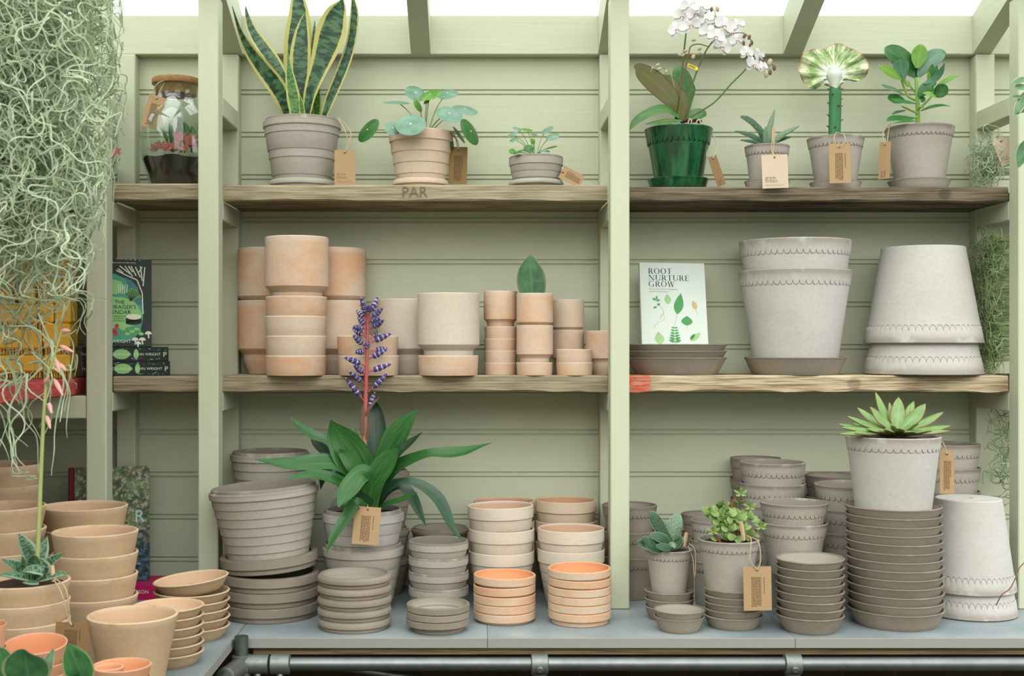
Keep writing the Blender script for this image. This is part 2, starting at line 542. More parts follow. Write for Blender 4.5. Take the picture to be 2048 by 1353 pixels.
# top plate against the wall, rafters and the roof panes over them
ztop, zbot = ZC + (691 - 30) * 2.697 / F, ZC + (691 - 109) * 2.697 / F
b = MB(); b.bbox(XL, XR, 2.697, YW, zbot, ztop, 0.002)
structure(link('trim_1', b.mesh('trim_1', M['paint_x'], smooth=False)))
SL = 0.40
raf = [(68, 106), (444, 485), (822, 861), (1196, 1235), (1566, 1604), (1945, 1981), (2322, 2358)]
def slope_bar(x0, x1, y0, y1, zb, h, dz=0.0, mat='paint_y', name='trim'):
    vs = []
    for y in (y0, y1):
        z = zb + (y1 - y) * SL + dz
        vs += [(x0, y, z), (x1, y, z), (x1, y, z + h), (x0, y, z + h)]
    bb = MB()
    bb.add(vs, [(0, 1, 2, 3), (7, 6, 5, 4), (0, 4, 5, 1), (1, 5, 6, 2), (2, 6, 7, 3), (3, 7, 4, 0)])
    return bb.mesh(name, M[mat], smooth=False)
for k, (a, c) in enumerate(raf):
    nm = 'trim_%d' % (k + 2)
    structure(link(nm, slope_bar(X(a, 2.697), X(c, 2.697), 0.9, 2.696, zbot, ztop - zbot, name=nm)))
m = NT('roof_glass')
g1 = m.n('BsdfTransparent'); g1.inputs[0].default_value = (0.95, 0.97, 0.96, 1)
g2 = m.n('BsdfGlossy'); g2.inputs['Roughness'].default_value = 0.08
gm = m.n('MixShader'); gm.inputs[0].default_value = 0.06
m.t.links.new(g1.outputs[0], gm.inputs[1]); m.t.links.new(g2.outputs[0], gm.inputs[2])
m.t.links.new(gm.outputs[0], m.out.inputs[0])
M['pane'] = m.mat
xs = [X((a + c) / 2, 2.697) for a, c in raf]
for k in range(len(xs) - 1):
    nm = 'window_%d' % (k + 1)
    structure(link(nm, slope_bar(xs[k] + 0.002, xs[k + 1] - 0.002, 0.9, 2.74, zbot - 0.0176, 0.005, ztop - zbot + 0.001, 'pane', nm)))

# ------------------------------------------------------------------ the shelving frame
fr = thing('shelving_frame', 'sage green painted timber frame carrying the plank shelves against the boarded wall', 'shelving frame', (0, 2.6, ZT))
FX = [(-0.778, -0.7375), (-0.554, -0.5135), (0.271, 0.309), (1.087, 1.128)]
BZT = zbot - 0.001
for i, (x0, x1) in enumerate(FX):
    ztp = ZC + 0.691 * 1.2
    # front post runs up to the rafter, back post to the plate
    b = MB(); b.bbox(x0, x1, YP, YS - 0.0005, ZT + 0.0005, zbot + (2.696 - YS) * SL - 0.002, 0.002)
    b.part(fr, 'front_post', M['paint_z'], False)
    b = MB(); b.bbox(x0, x1, 2.69, YW - 0.0005, ZT + 0.0005, BZT, 0.002)
    b.part(fr, 'back_post', M['paint_z'], False)
    for (za, zb_) in ((0.467, 0.507), (0.2545, 0.2935), (-0.135, -0.0955)):
        if i == 0 and za > 0.4: continue
        b = MB(); b.bbox(x0, x1, YS, 2.6895, ZC + za, ZC + zb_, 0.002)
        b.part(fr, 'side_rail', M['paint_y'], False)
b = MB(); b.bbox(XL + 0.001, FX[0][0] - 0.0005, YP + 0.002, YS, ZC - 0.147, ZC - 0.1015, 0.002)
b.part(fr, 'side_rail', M['paint_x'], False)

# plank shelves: chamfered boards with a worn, uneven front edge
def plank(x0, x1, zt, th, y0=YS, y1=YW - 0.0015, seed=1, rough=0.0012):
    r = random.Random(seed)
    n = 70
    b = MB(); vs = []
    ph = [r.random() * 6 for _ in range(4)]
    for i in range(n + 1):
        x = x0 + (x1 - x0) * i / n
        def wv(k): return rough * (math.sin(x * 17 + ph[k]) + 0.7 * math.sin(x * 61 + ph[(k + 1) % 4]) + 0.5 * (r.random() - .5))
        f = 0.003
        vs += [(x, y1, zt), (x, y0 + f, zt), (x, y0 + wv(0) * .4, zt - f + wv(1) * .3), (x, y0 + wv(2) * .4, zt - th + f + wv(3)), (x, y0 + f * 1.3, zt - th + wv(3) * .5), (x, y1, zt - th)]
    fs = []
    for i in range(n):
        for k in range(6):
            k2 = (k + 1) % 6
            fs.append((i * 6 + k, i * 6 + k2, (i + 1) * 6 + k2, (i + 1) * 6 + k))
    fs += [tuple(range(5, -1, -1)), tuple(n * 6 + k for k in range(6))]
    cx = Vector(((x0 + x1) / 2, y0, zt - th / 2))
    b.add([Vector(v) - cx for v in vs], fs)
    return b, cx
def shelf(x0, x1, zt, th, mat, label, seed, rough=0.0012):
    b, c = plank(x0, x1, zt, th, seed=seed, rough=rough)
    r_ = thing('plank_shelf', label, 'shelf', c, 'plank shelves')
    link('board', b.mesh('board', M[mat], smooth=True, ang=25), r_)
    return r_
g = 0.001
s1 = shelf(FX[1][1] + g, FX[2][0] - g, ZS1, 0.033, 'wood_a', 'pale weathered plank shelf stamped PAR, carrying the snake plant', 1)
shelf(FX[2][1] + g, FX[3][0] - g, ZS1 - 0.004, 0.030, 'wood_b', 'dark weathered plank shelf under the orchid in the green glazed pot', 2)
shelf(FX[0][1] + g, FX[1][0] - g, ZS1 + 0.003, 0.034, 'wood_d', 'short weathered plank shelf under the corked terrarium jar', 3)
shelf(FX[1][1] + g, FX[2][0] - g, ZS2, 0.034, 'wood_d', 'greyish plank shelf carrying the straight-sided terracotta cylinders', 4, 0.0018)
shelf(FX[2][1] + g, FX[3][0] - g, ZS2, 0.034, 'wood_c', 'pale pine plank shelf with a red painted end and a knot', 5, 0.0022)
shelf(FX[0][1] + g, FX[1][0] - g, ZS2 - 0.002, 0.032, 'wood_d', 'short brown plank shelf under the green illustrated books', 6)
shelf(FX[3][1] + g, 1.70, ZS1 - .004, 0.030, 'wood_b', 'dark plank shelf continuing right of the last post, added for shade, mostly unseen', 7)  # this plank and the next are added to shade the wall there
shelf(FX[3][1] + g, 1.70, ZS2, 0.034, 'wood_d', 'lower plank shelf continuing right of the last post, added for shade, mostly unseen', 8)
# red-edged side shelf running towards the camera
b = MB()
cx = Vector((-0.95, 2.1, ZC - 0.084))
b.bbox(-1.115 - cx.x, -0.803 - cx.x, 1.45 - cx.y, YW - 0.002 - cx.y, -0.0165, 0.0165, 0.003)
r_ = thing('plank_shelf', 'red painted plank shelf on the left behind the hanging moss', 'shelf', cx, 'plank shelves')
link('board', b.mesh('board', M['wood_red'], smooth=False), r_)
cx = Vector((-0.95, 2.42, ZS1 - .017))  # unseen shelf added to shade the left bay and carry the second jar
b = MB(); b.bbox(-1.115 - cx.x, -0.785 - cx.x, 2.10 - cx.y, YW - 0.002 - cx.y, -0.017, 0.017, 0.003)
r_ = thing('plank_shelf', 'upper plank shelf added at far left to block light, hidden behind the hanging moss', 'shelf', cx, 'plank shelves')
link('board', b.mesh('board', M['wood_d'], smooth=False), r_)
# a post carrying that shelf, outside the picture on the left
b = MB(); b.bbox(-1.118, -1.08, 1.40, 1.44, ZT + 0.0005, ZC + 0.50, 0.002); b.part(fr, 'front_post', M['paint_z'], False)

def text_mb(body, size, M4, mb=None, align='CENTER', ext=0.0):
    cu = bpy.data.curves.new('t', 'FONT')
    cu.body = body; cu.size = size; cu.align_x = align; cu.extrude = ext; cu.resolution_u = 3
    ob = bpy.data.objects.new('t', cu)
    me = bpy.data.meshes.new_from_object(ob)
    mb = mb or MB()
    mb.add([M4 @ v.co for v in me.vertices], [tuple(p.vertices) for p in me.polygons])
    bpy.data.objects.remove(ob); bpy.data.curves.remove(cu); bpy.data.meshes.remove(me)
    return mb
UP = Matrix.Rotation(PI / 2, 4, 'X')          # text in the xz plane facing the camera
def at(x, y, z): return Matrix.Translation((x, y, z))
c = s1.location
p = P(829, 395, YS) - c
M['stamp'] = plain('worn_stamp_ink', rgb(112, 98, 82), 0.9, 0.1)
mb = text_mb('PAR', 0.030, at(p.x, -0.0017, p.z + .001) @ UP)
link('stamp', mb.mesh('stamp', M['stamp'], smooth=False), s1)

# ------------------------------------------------------------------ worktop and scaffold tubes
m = NT('slate_laminate')
co = m.coord()
col = m.mix(m.ramp(m.noise(co, 6, 5), 0.35, 0.7), rgb(122, 135, 138), rgb(150, 159, 160))
col = m.mix(m.math('MULTIPLY', m.ramp(m.noise(m.coord(scale=(60, 300, 60)), 1, 4), 0.5, 0.7), 0.25), col, rgb(146, 154, 156))
M['slate'] = m.done(col, 0.45, 0.35)
M['band'] = plain('pale_grey_edge_band', rgb(140, 140, 134), 0.6, 0.3, var=0.04, sc=90)
YT = 2.239
XE = -0.437
def panel(x0, x1, y0, y1, label, edges):
    r_ = thing('worktop_panel', label, 'worktop', ((x0 + x1) / 2, (y0 + y1) / 2, ZT - 0.0185), 'slate grey worktop panels')
    b = MB(); b.box(x0, x1 , y0, y1, ZT - 0.018, ZT)
    b.part(r_, 'top', M['slate'], False)
    b = MB()
    for e in edges:
        if e == 'front': b.bbox(x0, x1, y0 - 0.0022, y0 - 0.0001, ZT - 0.018, ZT, 0.0006)
        if e == 'right': b.bbox(x1 + 0.0001, x1 + 0.0022, y0, y1, ZT - 0.018, ZT, 0.0006)
    b.part(r_, 'edge_band', M['band'], False)
sA, sB, sC = XE + 0.0040, X(975, YT), X(1590, YT)
panel(sA, sB - .0004, YT, YW - 0.001, 'slate grey worktop panel under the bromeliad and grey saucers', ['front'])
panel(sB + .0004, sC - .0004, YT, YW - 0.001, 'slate grey worktop panel under the green post and orange saucers', ['front'])
panel(sC + .0004, 1.7, YT, YW - 0.001, 'slate grey worktop panel at the right end under the upturned pot', ['front'])
panel(XL + 0.001, XE, 1.1, YW - 0.001, 'slate grey worktop panel on the left running towards the camera under buff pots', ['right'])
for (x0, x1, y0, y1, lab) in ((sA + .03, 1.69, YT + 0.012, YT + 0.05, 'plywood batten under the front edge of the long worktop'),
                              (XE - .05, XE - 0.012, 1.12, YT - 0.01, 'plywood batten under the edge of the left worktop')):
    b = MB(); c = Vector(((x0 + x1) / 2, (y0 + y1) / 2, ZT - 0.026))
    b.bbox(x0 - c.x, x1 - c.x, y0 - c.y, y1 - c.y, -0.0072, 0.0072, 0.001)
    tag(link('batten', b.mesh('batten', M['ply'], smooth=False), None, c), lab, 'batten')
# scaffold rail in front, clamps, corner fitting
yr = YT - 0.016
zr = ZC - (1329 - HY) * yr / F
rail = thing('scaffold_rail', 'long horizontal galvanised tube under the front edge of the worktop', 'metal tube', (0.6, yr, zr))
b = MB(); b.tube([(X(483, yr) + 0.0885, yr, zr), (1.72, yr, zr)], 0.0125, 20)
b.part(rail, 'tube', M['galv'])
def sleeve(root, a, c, r, name, n=24):
    a, c = Vector(a), Vector(c); d = (c - a).normalized()
    b = MB(); b.tube([a, a + d * 0.001, a + d * 0.0015, c - d * 0.0015, c - d * 0.001, c], [r * .78, r * .93, r, r, r * .93, r * .78], n)
    return b.part(root, name, M['galvr'])
def screw(root, p, d, r=0.006):
    p = Vector(p); d = Vector(d).normalized()
    b = MB(); b.tube([p, p + d * 0.006, p + d * 0.007, p + d * 0.0071, p + d * 0.004], [r, r, r * .8, r * .45, r * .4], 14)
    o = b.part(root, 'grub_screw', M['galvr']); return o
for px in (1079, 1585):
    x = X(px, yr)
    s = sleeve(rail, (x - 0.0155, yr, zr), (x + 0.0155, yr, zr), 0.0185, 'clamp')
    b = MB(); b.tube([(x, yr, zr - 0.015), (x, yr, zr - 0.026), (x, yr, ZT - 0.95 + 0.08), (x, yr, 0.0)], [0.0155, 0.0125, 0.0125, 0.0125], 18)
    b.part(rail, 'leg', M['galv'])
    screw(rail, (x, yr - 0.0165, zr - 0.004), (0, -1, -0.3))
# corner: upright stub with three sockets
xc = X(483, yr)
yc = yr - 0.001
cn = thing('scaffold_corner', 'upright galvanised tube with a three-way corner fitting where the two worktops meet', 'tube fitting', (xc, yc, zr))
b = MB()
b.tube([(xc, yc, 0.0), (xc, yc, ZT + 0.0075)], 0.0122, 22, cap=False)
b.tube([(xc, yc, ZT + 0.0075), (xc, yc, ZT - 0.03)], [0.0102, 0.0098], 22, cap=True)
b.add([(xc + math.cos(a * PI / 11) * q, yc + math.sin(a * PI / 11) * q, ZT + 0.0075) for a in range(22) for q in (0.0122, 0.0102)],
      [(2 * k, 2 * ((k + 1) % 22), 2 * ((k + 1) % 22) + 1, 2 * k + 1) for k in range(22)])
b.part(cn, 'upright_tube', M['galv'])
sleeve(cn, (xc, yc, zr - 0.03), (xc, yc, zr + 0.017), 0.0172, 'socket')
sleeve(cn, (xc + 0.008, yc, zr), (xc + 0.050, yc, zr), 0.0172, 'socket')
sleeve(cn, (xc + 0.052, yc, zr), (xc + 0.088, yc, zr), 0.0180, 'socket')
sleeve(cn, (xc - 0.002, yc - 0.008, zr - 0.004), (xc - 0.014, yc - 0.075, zr - 0.004), 0.0172, 'socket')
screw(cn, (xc + 0.007, yc - 0.015, zr - 0.006), (0.3, -1, -0.1), 0.0065)
screw(cn, (xc + 0.030, yc - 0.004, zr - 0.0165), (0, -0.3, -1))
screw(cn, (xc + 0.070, yc - 0.004, zr - 0.0170), (0, -0.3, -1))
# tube of the left bench running back towards the camera
lr = thing('scaffold_rail', 'galvanised tube under the edge of the left worktop', 'metal tube', (xc - 0.02, 1.7, zr))
b = MB(); b.tube([(xc - 0.014, yc - 0.076, zr - 0.004), (xc - 0.02, 1.12, zr - 0.004)], 0.0122, 18)
b.part(lr, 'tube', M['galv'])
# brace tube below
b = MB(); b.tube([(-0.32, yr + 0.06, zr - 0.012), (0.10, yr + 0.16, zr - 0.10), (0.6, yr + .3, zr - 0.2)], 0.006, 12)
b.part(rail, 'brace', M['galv'])

# ------------------------------------------------------------------ pottery shapes
def fit_wall(out, hi, tf, pitch, gap=0.0012):
    """thickest wall that still lets an equal pot nest one pitch higher"""
    H = out[-1][1]; rr = out[-1][0]; rb = max(q[0] for q in out[:2])
    t = hi
    while t > 0.0015:
        ok = True
        for r, z in out:
            zz = z + pitch
            if zz > H: break
            if rr - t + (rb - rr) * (H - zz) / (H - tf) < r + gap: ok = False; break
        if ok: return t
        t -= 0.0002
    return t
def hollow(out, t, tf, hole=0.0, rb_in=None, pitch=None, gap=0.0012):
    """closed wall: out = [(r,z)...] bottom to rim; adds the rim, inside wall and floor"""
    if pitch and pitch < out[-1][1]:
        tf = min(tf, max(.0022, pitch * .3))
        t = fit_wall(out, t, tf, pitch, gap); rb_in = max(q[0] for q in out[:2]) - t
    H = out[-1][1]; rr = out[-1][0]
    n = [(r, z, 0.02 + 0.97 * z / H) for r, z in out]
    pr = ([(hole, 0.0, 0.0)] if hole else [(0.0, 0.0, 0.0)]) + n
    ri = rr - t
    pr += [(rr - t * 0.3, H + t * 0.28, 1.0), (rr - t * 0.7, H + t * 0.28, 1.0), (ri, H - t * 0.1, 1.03)]
    rbi = rb_in if rb_in else out[0][0] - t
    for k in (0.25, 0.5, 0.75): pr.append((ri + (rbi - ri) * k, H + (tf - H) * k, 1.5))
    pr += [(rbi, tf + t * 0.5, 1.6), (rbi - t * 0.6, tf, 1.7)]
    pr.append((hole, tf, 1.8) if hole else (0.0, tf, 1.8))
    return pr
def warp(amp, seed):
    r = random.Random(seed); a, c = r.random() * 6, r.random() * 6
    return lambda th, i: (amp * (math.sin(2 * th + a) + .5 * math.sin(3 * th + c)), 0.0)
def make(name, prof, mat, n=72, closed=False, zf=None):
    b = MB(); b.lathe(prof, n, closed=closed, zf=zf)
    return b.mesh(name, mat, ang=28)
def cone_pot(Rr, Rb, H, mat, t=0.005, tf=None, hole=0.0, lip=0.0, name='pot', pitch=None):
    tf = tf or min(0.006, H * .25)
    o = [(Rb - 0.0012, 0.0), (Rb, 0.0014)]
    for k in range(1, 6): o.append((Rb + (Rr - Rb) * k / 6, H * k / 6))
    if lip: o += [(Rr - lip - (Rr - Rb) * .12, H * 0.88), (Rr - .0003, H * 0.90)]
    o.append((Rr, H - t * 0.2))
    o = sorted(o, key=lambda q: q[1])
    return make(name, hollow(o, t, tf, hole, pitch=pitch), mat, zf=warp(Rr * .0016, int(Rr * 1e6)), closed=bool(hole))
def ring_pot(Rr, Rb, H, mat, rim, nb, step=None, lip=False, t=0.005, name='pot', tier=None, pitch=None):
    step = step or min(0.0022, Rr * .026)
    rs = Rr * 0.035 + 0.0008                       # how far the rim stands out
    z1 = H - rim; Rm = Rr - rs
    base = lambda z: Rb + (Rm - Rb) * z / z1
    o = [(Rb - 0.001, 0.0)]
    zz = [z1 * k / nb for k in range(nb + 1)]
    if tier: zz = [z1 * q for q in tier]; nb = len(zz) - 1
    for k in range(nb):
        za, zb_ = zz[k], zz[k + 1]
        if k == 0: o += [(Rb, 0.0014)]
        else: o += [(base(za) + step * .75, za), (base(za) + step, za + 0.0008)]
        o += [(base(zb_) + step * 0.15, zb_ - 0.0004)]
    o += [(Rr - 0.0016, z1), (Rr - .0004, z1 + 0.0012), (Rr, z1 + rim * .35)]
    if lip: o += [(Rr - .0002, H - rim * .42), (Rr - 0.0022, H - rim * .33), (Rr - 0.0045, H - rim * .30), (Rr - 0.0055, H - 0.0012)]
    else: o += [(Rr - 0.0004, H - 0.001)]
    tt = max(t, rs + step * 1.2)
    return make(name, hollow(o, min(t, tt), 0.006, rb_in=Rb - t, pitch=pitch), mat, zf=warp(Rr * .0016, int(H * 1e6)))
def lip_saucer(Rr, Rb, H, pitch, mat, soft=False, name='saucer', t=None):
    nested = pitch < H - 0.0012
    hl = max(H - pitch + .0004, 0.003) if nested else H * 0.36
    Ro = max(Rb + 0.0016, Rr * .90) if nested else Rr * 0.875
    o = [(Rb - 0.0015, 0.0), (Rb, 0.0012), (Rb + 0.0006, hl - 0.0006), (Rr - 0.0020, hl), (Rr - .0003, hl + 0.0016)]
    if soft: o += [(Rr, hl + (H - hl) * .45), (Rr - 0.0012, hl + (H - hl) * .7), (Rr * .945, H - 0.0006)]
    else: o += [(Rr, H - 0.0015)]
    tf = 0.0035
    top = o[-1][0]
    pr = [(0, 0, 0)] + [(r, z, 0.02 + 0.97 * z / H) for r, z in o]
    pr += [(top - 0.0012, H, 1.0), (Ro + 0.001, H, 1.0), (Ro, H - 0.0012, 1.05), (Ro - .0005, max(hl + .001, H * .62), 1.3), (Ro - 0.0012, max(hl, H * .55), 1.4), (min(Rb, Ro) - 0.002, tf + .001, 1.6), (min(Rb, Ro) - 0.004, tf, 1.7), (0, tf, 1.8)]
    return make(name, pr, mat, zf=warp(Rr * .0016, int(Rr * 1e6) + 1))
def scallop_pot(Rr, Rb, H, mat, band, ns=38, t=0.0055, hole=0.0, amp=None, d=0.0018, name='pot', pitch=None):
    amp = amp or band * 0.30
    sg = 8
    base = lambda z: Rb + (Rr - d - Rb) * z / H
    z0 = H - band + amp
    rows = [(Rb - 0.0012, 0.0), (Rb, 0.0014)]
    for k in range(1, 6): rows.append((base((z0 - amp) * .93 * k / 5), (z0 - amp) * .93 * k / 5))
    e0 = len(rows)
    rows += [(base(z0) - 0.0001, z0 - 0.0034), (base(z0) - 0.0013, z0 - 0.0022), (base(z0) - 0.0012, z0 - 0.0004), (base(z0) + d * .8, z0), (base(z0) + d, z0 + 0.0012)]
    rows += [(base(H - band * .35) + d, H - band * .35), (Rr, H - t * .2)]
    pr = hollow(rows, t, 0.006, hole, rb_in=Rb - t, pitch=pitch, gap=0.0022)
    off = 1
    def zf(th, i):
        k = i - off - e0
        if 0 <= k <= 4:
            f = (th / (2 * PI) * ns) % 1.0
            q = 2 * f - 1
            dz = -amp * math.sqrt(max(0.0, 1 - q * q * 0.999))
            return (dz * (Rr - Rb) / H, dz)
        return (0.0, 0.0)
    return make(name, pr, mat, n=ns * sg, closed=bool(hole), zf=zf)
def cyl_pot(R, H, mat, fh, t=0.006, name='pot'):
    if R < .045: t = .0035
    o = [(R * .60, 0.0), (R * .62, 0.001), (R * .79, fh * .62), (R * .80, fh * .68), (R * .80, fh - 0.003), (R * .86, fh + 0.001), (R - 0.001, fh + R * .13), (R, fh + R * .15)]
    o += [(R, H * .75), (R, H - 0.001)]
    return make(name, hollow(o, t, fh + 0.004, rb_in=R - t - 0.001), mat, zf=warp(R * .0012, int(R * 1e6)))
def cyl_saucer(R, H, mat, t=0.006, name='saucer'):
    if R < .045: t = .0035
    o = [(R * .955, 0.0), (R * .965, 0.0012), (R * .985, H * .5), (R, H - 0.001)]
    return make(name, hollow(o, t, 0.006), mat, zf=warp(R * .0012, int(H * 1e6)))

ORD = ['topmost', 'second from top', 'third from top', 'fourth from top', 'fifth from top', 'sixth from top', 'seventh from top',
       'eighth from top', 'ninth from top', 'tenth from top', 'eleventh from top', 'twelfth from top', 'thirteenth from top']
def ordn(i, n):                      # i counted from the bottom
    if i == 0 and n > 1: return 'bottom'
    return ORD[n - 1 - i] if n > 1 else ''
def tablespot(yb, rb):               # centre distance of a round foot whose front touches at pixel row yb
    return (0.529 * F / (yb - HY)) / (1 - rb / F)
def zfront(y, Yc, R): return ZC - (y - HY) * (Yc - R) / F
def stack(kind, n, cx, Rr, Rb, Yc, ytop, ybot, name, what, where, cat, group, H=None, tilt=None, drift=(0, 0), base=ZT, seed=0, flush=False):
    """kind(Rr,Rb,H,pitch)->mesh; rims of the top and bottom item at pixel rows ytop / ybot"""
    r = random.Random(seed + n + int(cx))
    k = Yc / F; R, B = Rr * k, Rb * k
    zt, zb = zfront(ytop, Yc, R), zfront(ybot, Yc, R)
    if flush: Hh = (zt - base) / n; pitch = Hh
    elif n > 1:
        Hh = H or zb - base; pitch = (zt - base - Hh) / (n - 1)
    else: Hh = zt - base; pitch = Hh
    me = kind(R, B, Hh, pitch)
    out = []
    for i in range(n):
        f = i / max(1, n - 1)
        ax, ay = (0, 0)
        if tilt and i in tilt: ax, ay = tilt[i][:2]
        o = link(name, me, None, (X(cx, Yc) + drift[0] * f * k + (r.random() - .5) * .0006, Yc + drift[1] * f + (r.random() - .5) * .0006, base + i * pitch + (tilt[i][2] if tilt and i in tilt and len(tilt[i]) > 2 else 0)), (ax, ay, r.random() * 6.28))
        if ax or ay:
            o.rotation_euler = (Matrix.Rotation(ay, 4, 'Y') @ Matrix.Rotation(ax, 4, 'X') @ Matrix.Rotation(r.random() * 6.28, 4, 'Z')).to_euler()
        lab = ('%s, %s %s' % (what, ordn(i, n), where)) if n > 1 else '%s %s' % (what, where)
        tag(o, lab, cat, group)
        out.append(o)
    return out, pitch, Hh
# ------------------------------------------------------------------ pottery on the worktop and shelves
GR, GW, GB, CR, CW, PK, OR, BO, HT = (M[k] for k in ('grey', 'greyw', 'greyb', 'cream', 'creamw', 'pink', 'orange', 'bowl', 'hot'))
def k_lip(mat, soft=False): return lambda R, B, H, p: lip_saucer(R, B, H, p, mat, soft)
def k_cone(mat, name='bowl'): return lambda R, B, H, p: cone_pot(R, B, H, mat, .0048, name=name, pitch=p)
def k_ring(mat, rimf, nb, lip=False): return lambda R, B, H, p: ring_pot(R, B, H, mat, H * rimf, nb, lip=lip, t=.0055, name='ringed_pot', pitch=p)
def k_scal(mat, band=0.26, ns=38): return lambda R, B, H, p: scallop_pot(R, B, H, mat, min(H * band, R * .42), ns, t=.0055, name='scalloped_pot', pitch=p)

# grey ringed ware, left of the bromeliad
YA = 2.436
S, p_, H_ = stack(k_lip(GB), 3, 540, 97, 91, YA, 1161, 1219, 'saucer', 'wide grey-brown saucer', 'of three under the tilted saucer', 'saucer', 'wide grey saucers under the big ringed pot', flush=True)
ztopA = ZT + 3 * H_
kA = YA / F
ta = -0.072
Rt = Matrix.Rotation(ta, 4, 'Y')
sm = lip_saucer(97 * kA, 91 * kA, H_, H_, GB)
o = link('saucer', sm, None, (X(540, YA), YA, ztopA + 91 * kA * math.sin(-ta) + .0005), (0, ta, 0))
tag(o, 'tilted wide grey saucer directly under the big ringed pot', 'saucer', 'wide grey saucers under the big ringed pot')
off = Rt @ Vector((0, 0, 0.0045))
pm = ring_pot(109 * kA, 74 * kA, 0.158, GR, 0.020, 8, 0.0026, lip=True, name='ringed_pot')
o = link('ringed_pot', pm, None, Vector(o.location) + off + Vector((-0.001, 0, 0)), (0, ta, 0))
tag(o, 'big pale grey ringed pot leaning in a tilted saucer beside the left post', 'plant pot', 'grey ringed pots')
stack(k_ring(GR, .13, 7, True), 3, 541, 80, 57, 2.640, 909, 1058, 'ringed_pot', 'large shadowy grey ringed pot', 'behind the big leaning ringed pot', 'plant pot', 'grey ringed pots')
S, p_, H_ = stack(k_lip(GB, True), 5, 709, 74, 69, tablespot(1270, 69), 1160, 1248, 'saucer', 'brown-grey rounded saucer', 'of five before the bromeliad', 'saucer', 'saucers before the bromeliad', flush=True)
# pot below the bromeliad pot
YB = 2.49; kB = YB / F
HB = 0.1335
o = link('ringed_pot', ring_pot(82 * kB, 55 * kB, HB, GR, 0.024, 5, lip=True, pitch=.068), None, (X(726, YB), YB, ZT))
tag(o, 'grey ringed pot with a thick rim that holds the bromeliad pot', 'plant pot', 'grey ringed pots')
stack(k_lip(GB), 3, 876, 63, 51, tablespot(1272, 51), 1220, 1249, 'saucer', 'small dark grey saucer', 'of three before the grey rimmed pots', 'saucer', 'small dark grey saucers')
stack(k_ring(GR, .34, 2), 4, 877, 60, 47, 2.47, 1090, 1183, 'ringed_pot', 'small pale grey rimmed pot', 'of four behind the small dark saucers', 'plant pot', 'small grey rimmed pots')
stack(k_ring(GB, .2, 4, True), 3, 880, 58, 44, 2.645, 1062, 1140, 'ringed_pot', 'dark grey ringed pot', 'behind the small pale grey rimmed pots', 'plant pot', 'small grey rimmed pots')
stack(k_ring(GB, .2, 4, True), 4, 761, 58, 44, 2.648, 945, 1122, 'ringed_pot', 'grey ringed pot', 'behind the bromeliad by the wall', 'plant pot', 'grey ringed pots')
# cream rimmed pots and orange saucers
stack(k_ring(CR, .22, 4), 3, 1008, 61.5, 45, 2.655, 1009, 1092, 'rimmed_pot', 'cream terracotta pot', 'of the left wall-side stack', 'plant pot', 'cream rimmed pots')
stack(k_ring(CR, .22, 4), 3, 1132, 61.5, 45, 2.655, 1007, 1092, 'rimmed_pot', 'cream terracotta pot', 'of the right wall-side stack', 'plant pot', 'cream rimmed pots')
stack(k_ring(CW, .22, 4), 3, 1003, 66, 48, 2.520, 1021, 1112, 'rimmed_pot', 'pale cream rimmed pot', 'behind the five orange saucers', 'plant pot', 'cream rimmed pots', tilt={2: (0, -0.018, .002)})
stack(k_ring(CW, .22, 5), 2, 1142, 67, 47, 2.508, 1066, 1108, 'rimmed_pot', 'pale cream rimmed pot', 'behind the six orange saucers', 'plant pot', 'cream rimmed pots')
stack(k_lip(OR), 5, 1009, 62, 56, tablespot(1253, 56), 1163, 1233, 'saucer', 'orange terracotta saucer', 'in the left stack of five', 'saucer', 'orange saucers', tilt={4: (0.0, 0.012, .0028), 3: (0, -0.016, .0012)})
stack(k_lip(OR), 6, 1159, 63, 57, tablespot(1257, 57), 1149, 1232, 'saucer', 'orange terracotta saucer', 'in the right stack of six', 'saucer', 'orange saucers', tilt={5: (0.01, -0.012, .0022), 4: (0, 0.008, 0.0008)})

# scalloped grey ware on the right
stack(k_scal(GB), 3, 1259, 55, 42, 2.606, 1017, 1120, 'scalloped_pot', 'brown-grey pot', 'half hidden by the green post', 'plant pot', 'scalloped grey pots')
stack(k_cone(GB, 'saucer'), 3, 1339, 50, 40, 2.404, 1190, 1222, 'saucer', 'small brown-grey saucer', 'of three under the gasteria pot', 'saucer', 'small brown-grey saucers', H=.0245)
stack(k_cone(GB, 'saucer'), 2, 1358, 50, 39, tablespot(1270, 39), 1229, 1243, 'saucer', 'small brown-grey saucer', 'of the low pair at the front edge', 'saucer', 'small brown-grey saucers')
stack(k_cone(GB, 'saucer'), 5, 1467, 59, 47, tablespot(1264, 47), 1187, 1242, 'saucer', 'brown-grey saucer', 'of five under the jade plant pot', 'saucer', 'small brown-grey saucers')
stack(k_scal(GR), 3, 1431, 50, 38, 2.540, 1047, 1128, 'scalloped_pot', 'grey scalloped pot', 'right behind the jade plant', 'plant pot', 'scalloped grey pots')
stack(k_scal(GB), 3, 1411, 48, 37, 2.668, 1034, 1110, 'scalloped_pot', 'shadowed grey scalloped pot', 'by the wall behind the gasteria', 'plant pot', 'scalloped grey pots')
stack(k_cone(GB, 'saucer'), 8, 1620, 67.5, 50, tablespot(1273, 50), 1128, 1243, 'saucer', 'brown-grey saucer', 'of the eight-high stack', 'saucer', 'medium brown-grey saucers', tilt={7: (0.012, -0.012, .0006)})
YV = 2.418
stack(k_cone(GB, 'saucer'), 5, 1590, 37, 28, YV, 1155, 1230, 'saucer', 'shadowed dark saucer', 'behind the eight-high saucer stack', 'saucer', 'medium brown-grey saucers', H=.026)
zv = zfront(1155, YV, 37 * YV / F) + .0015
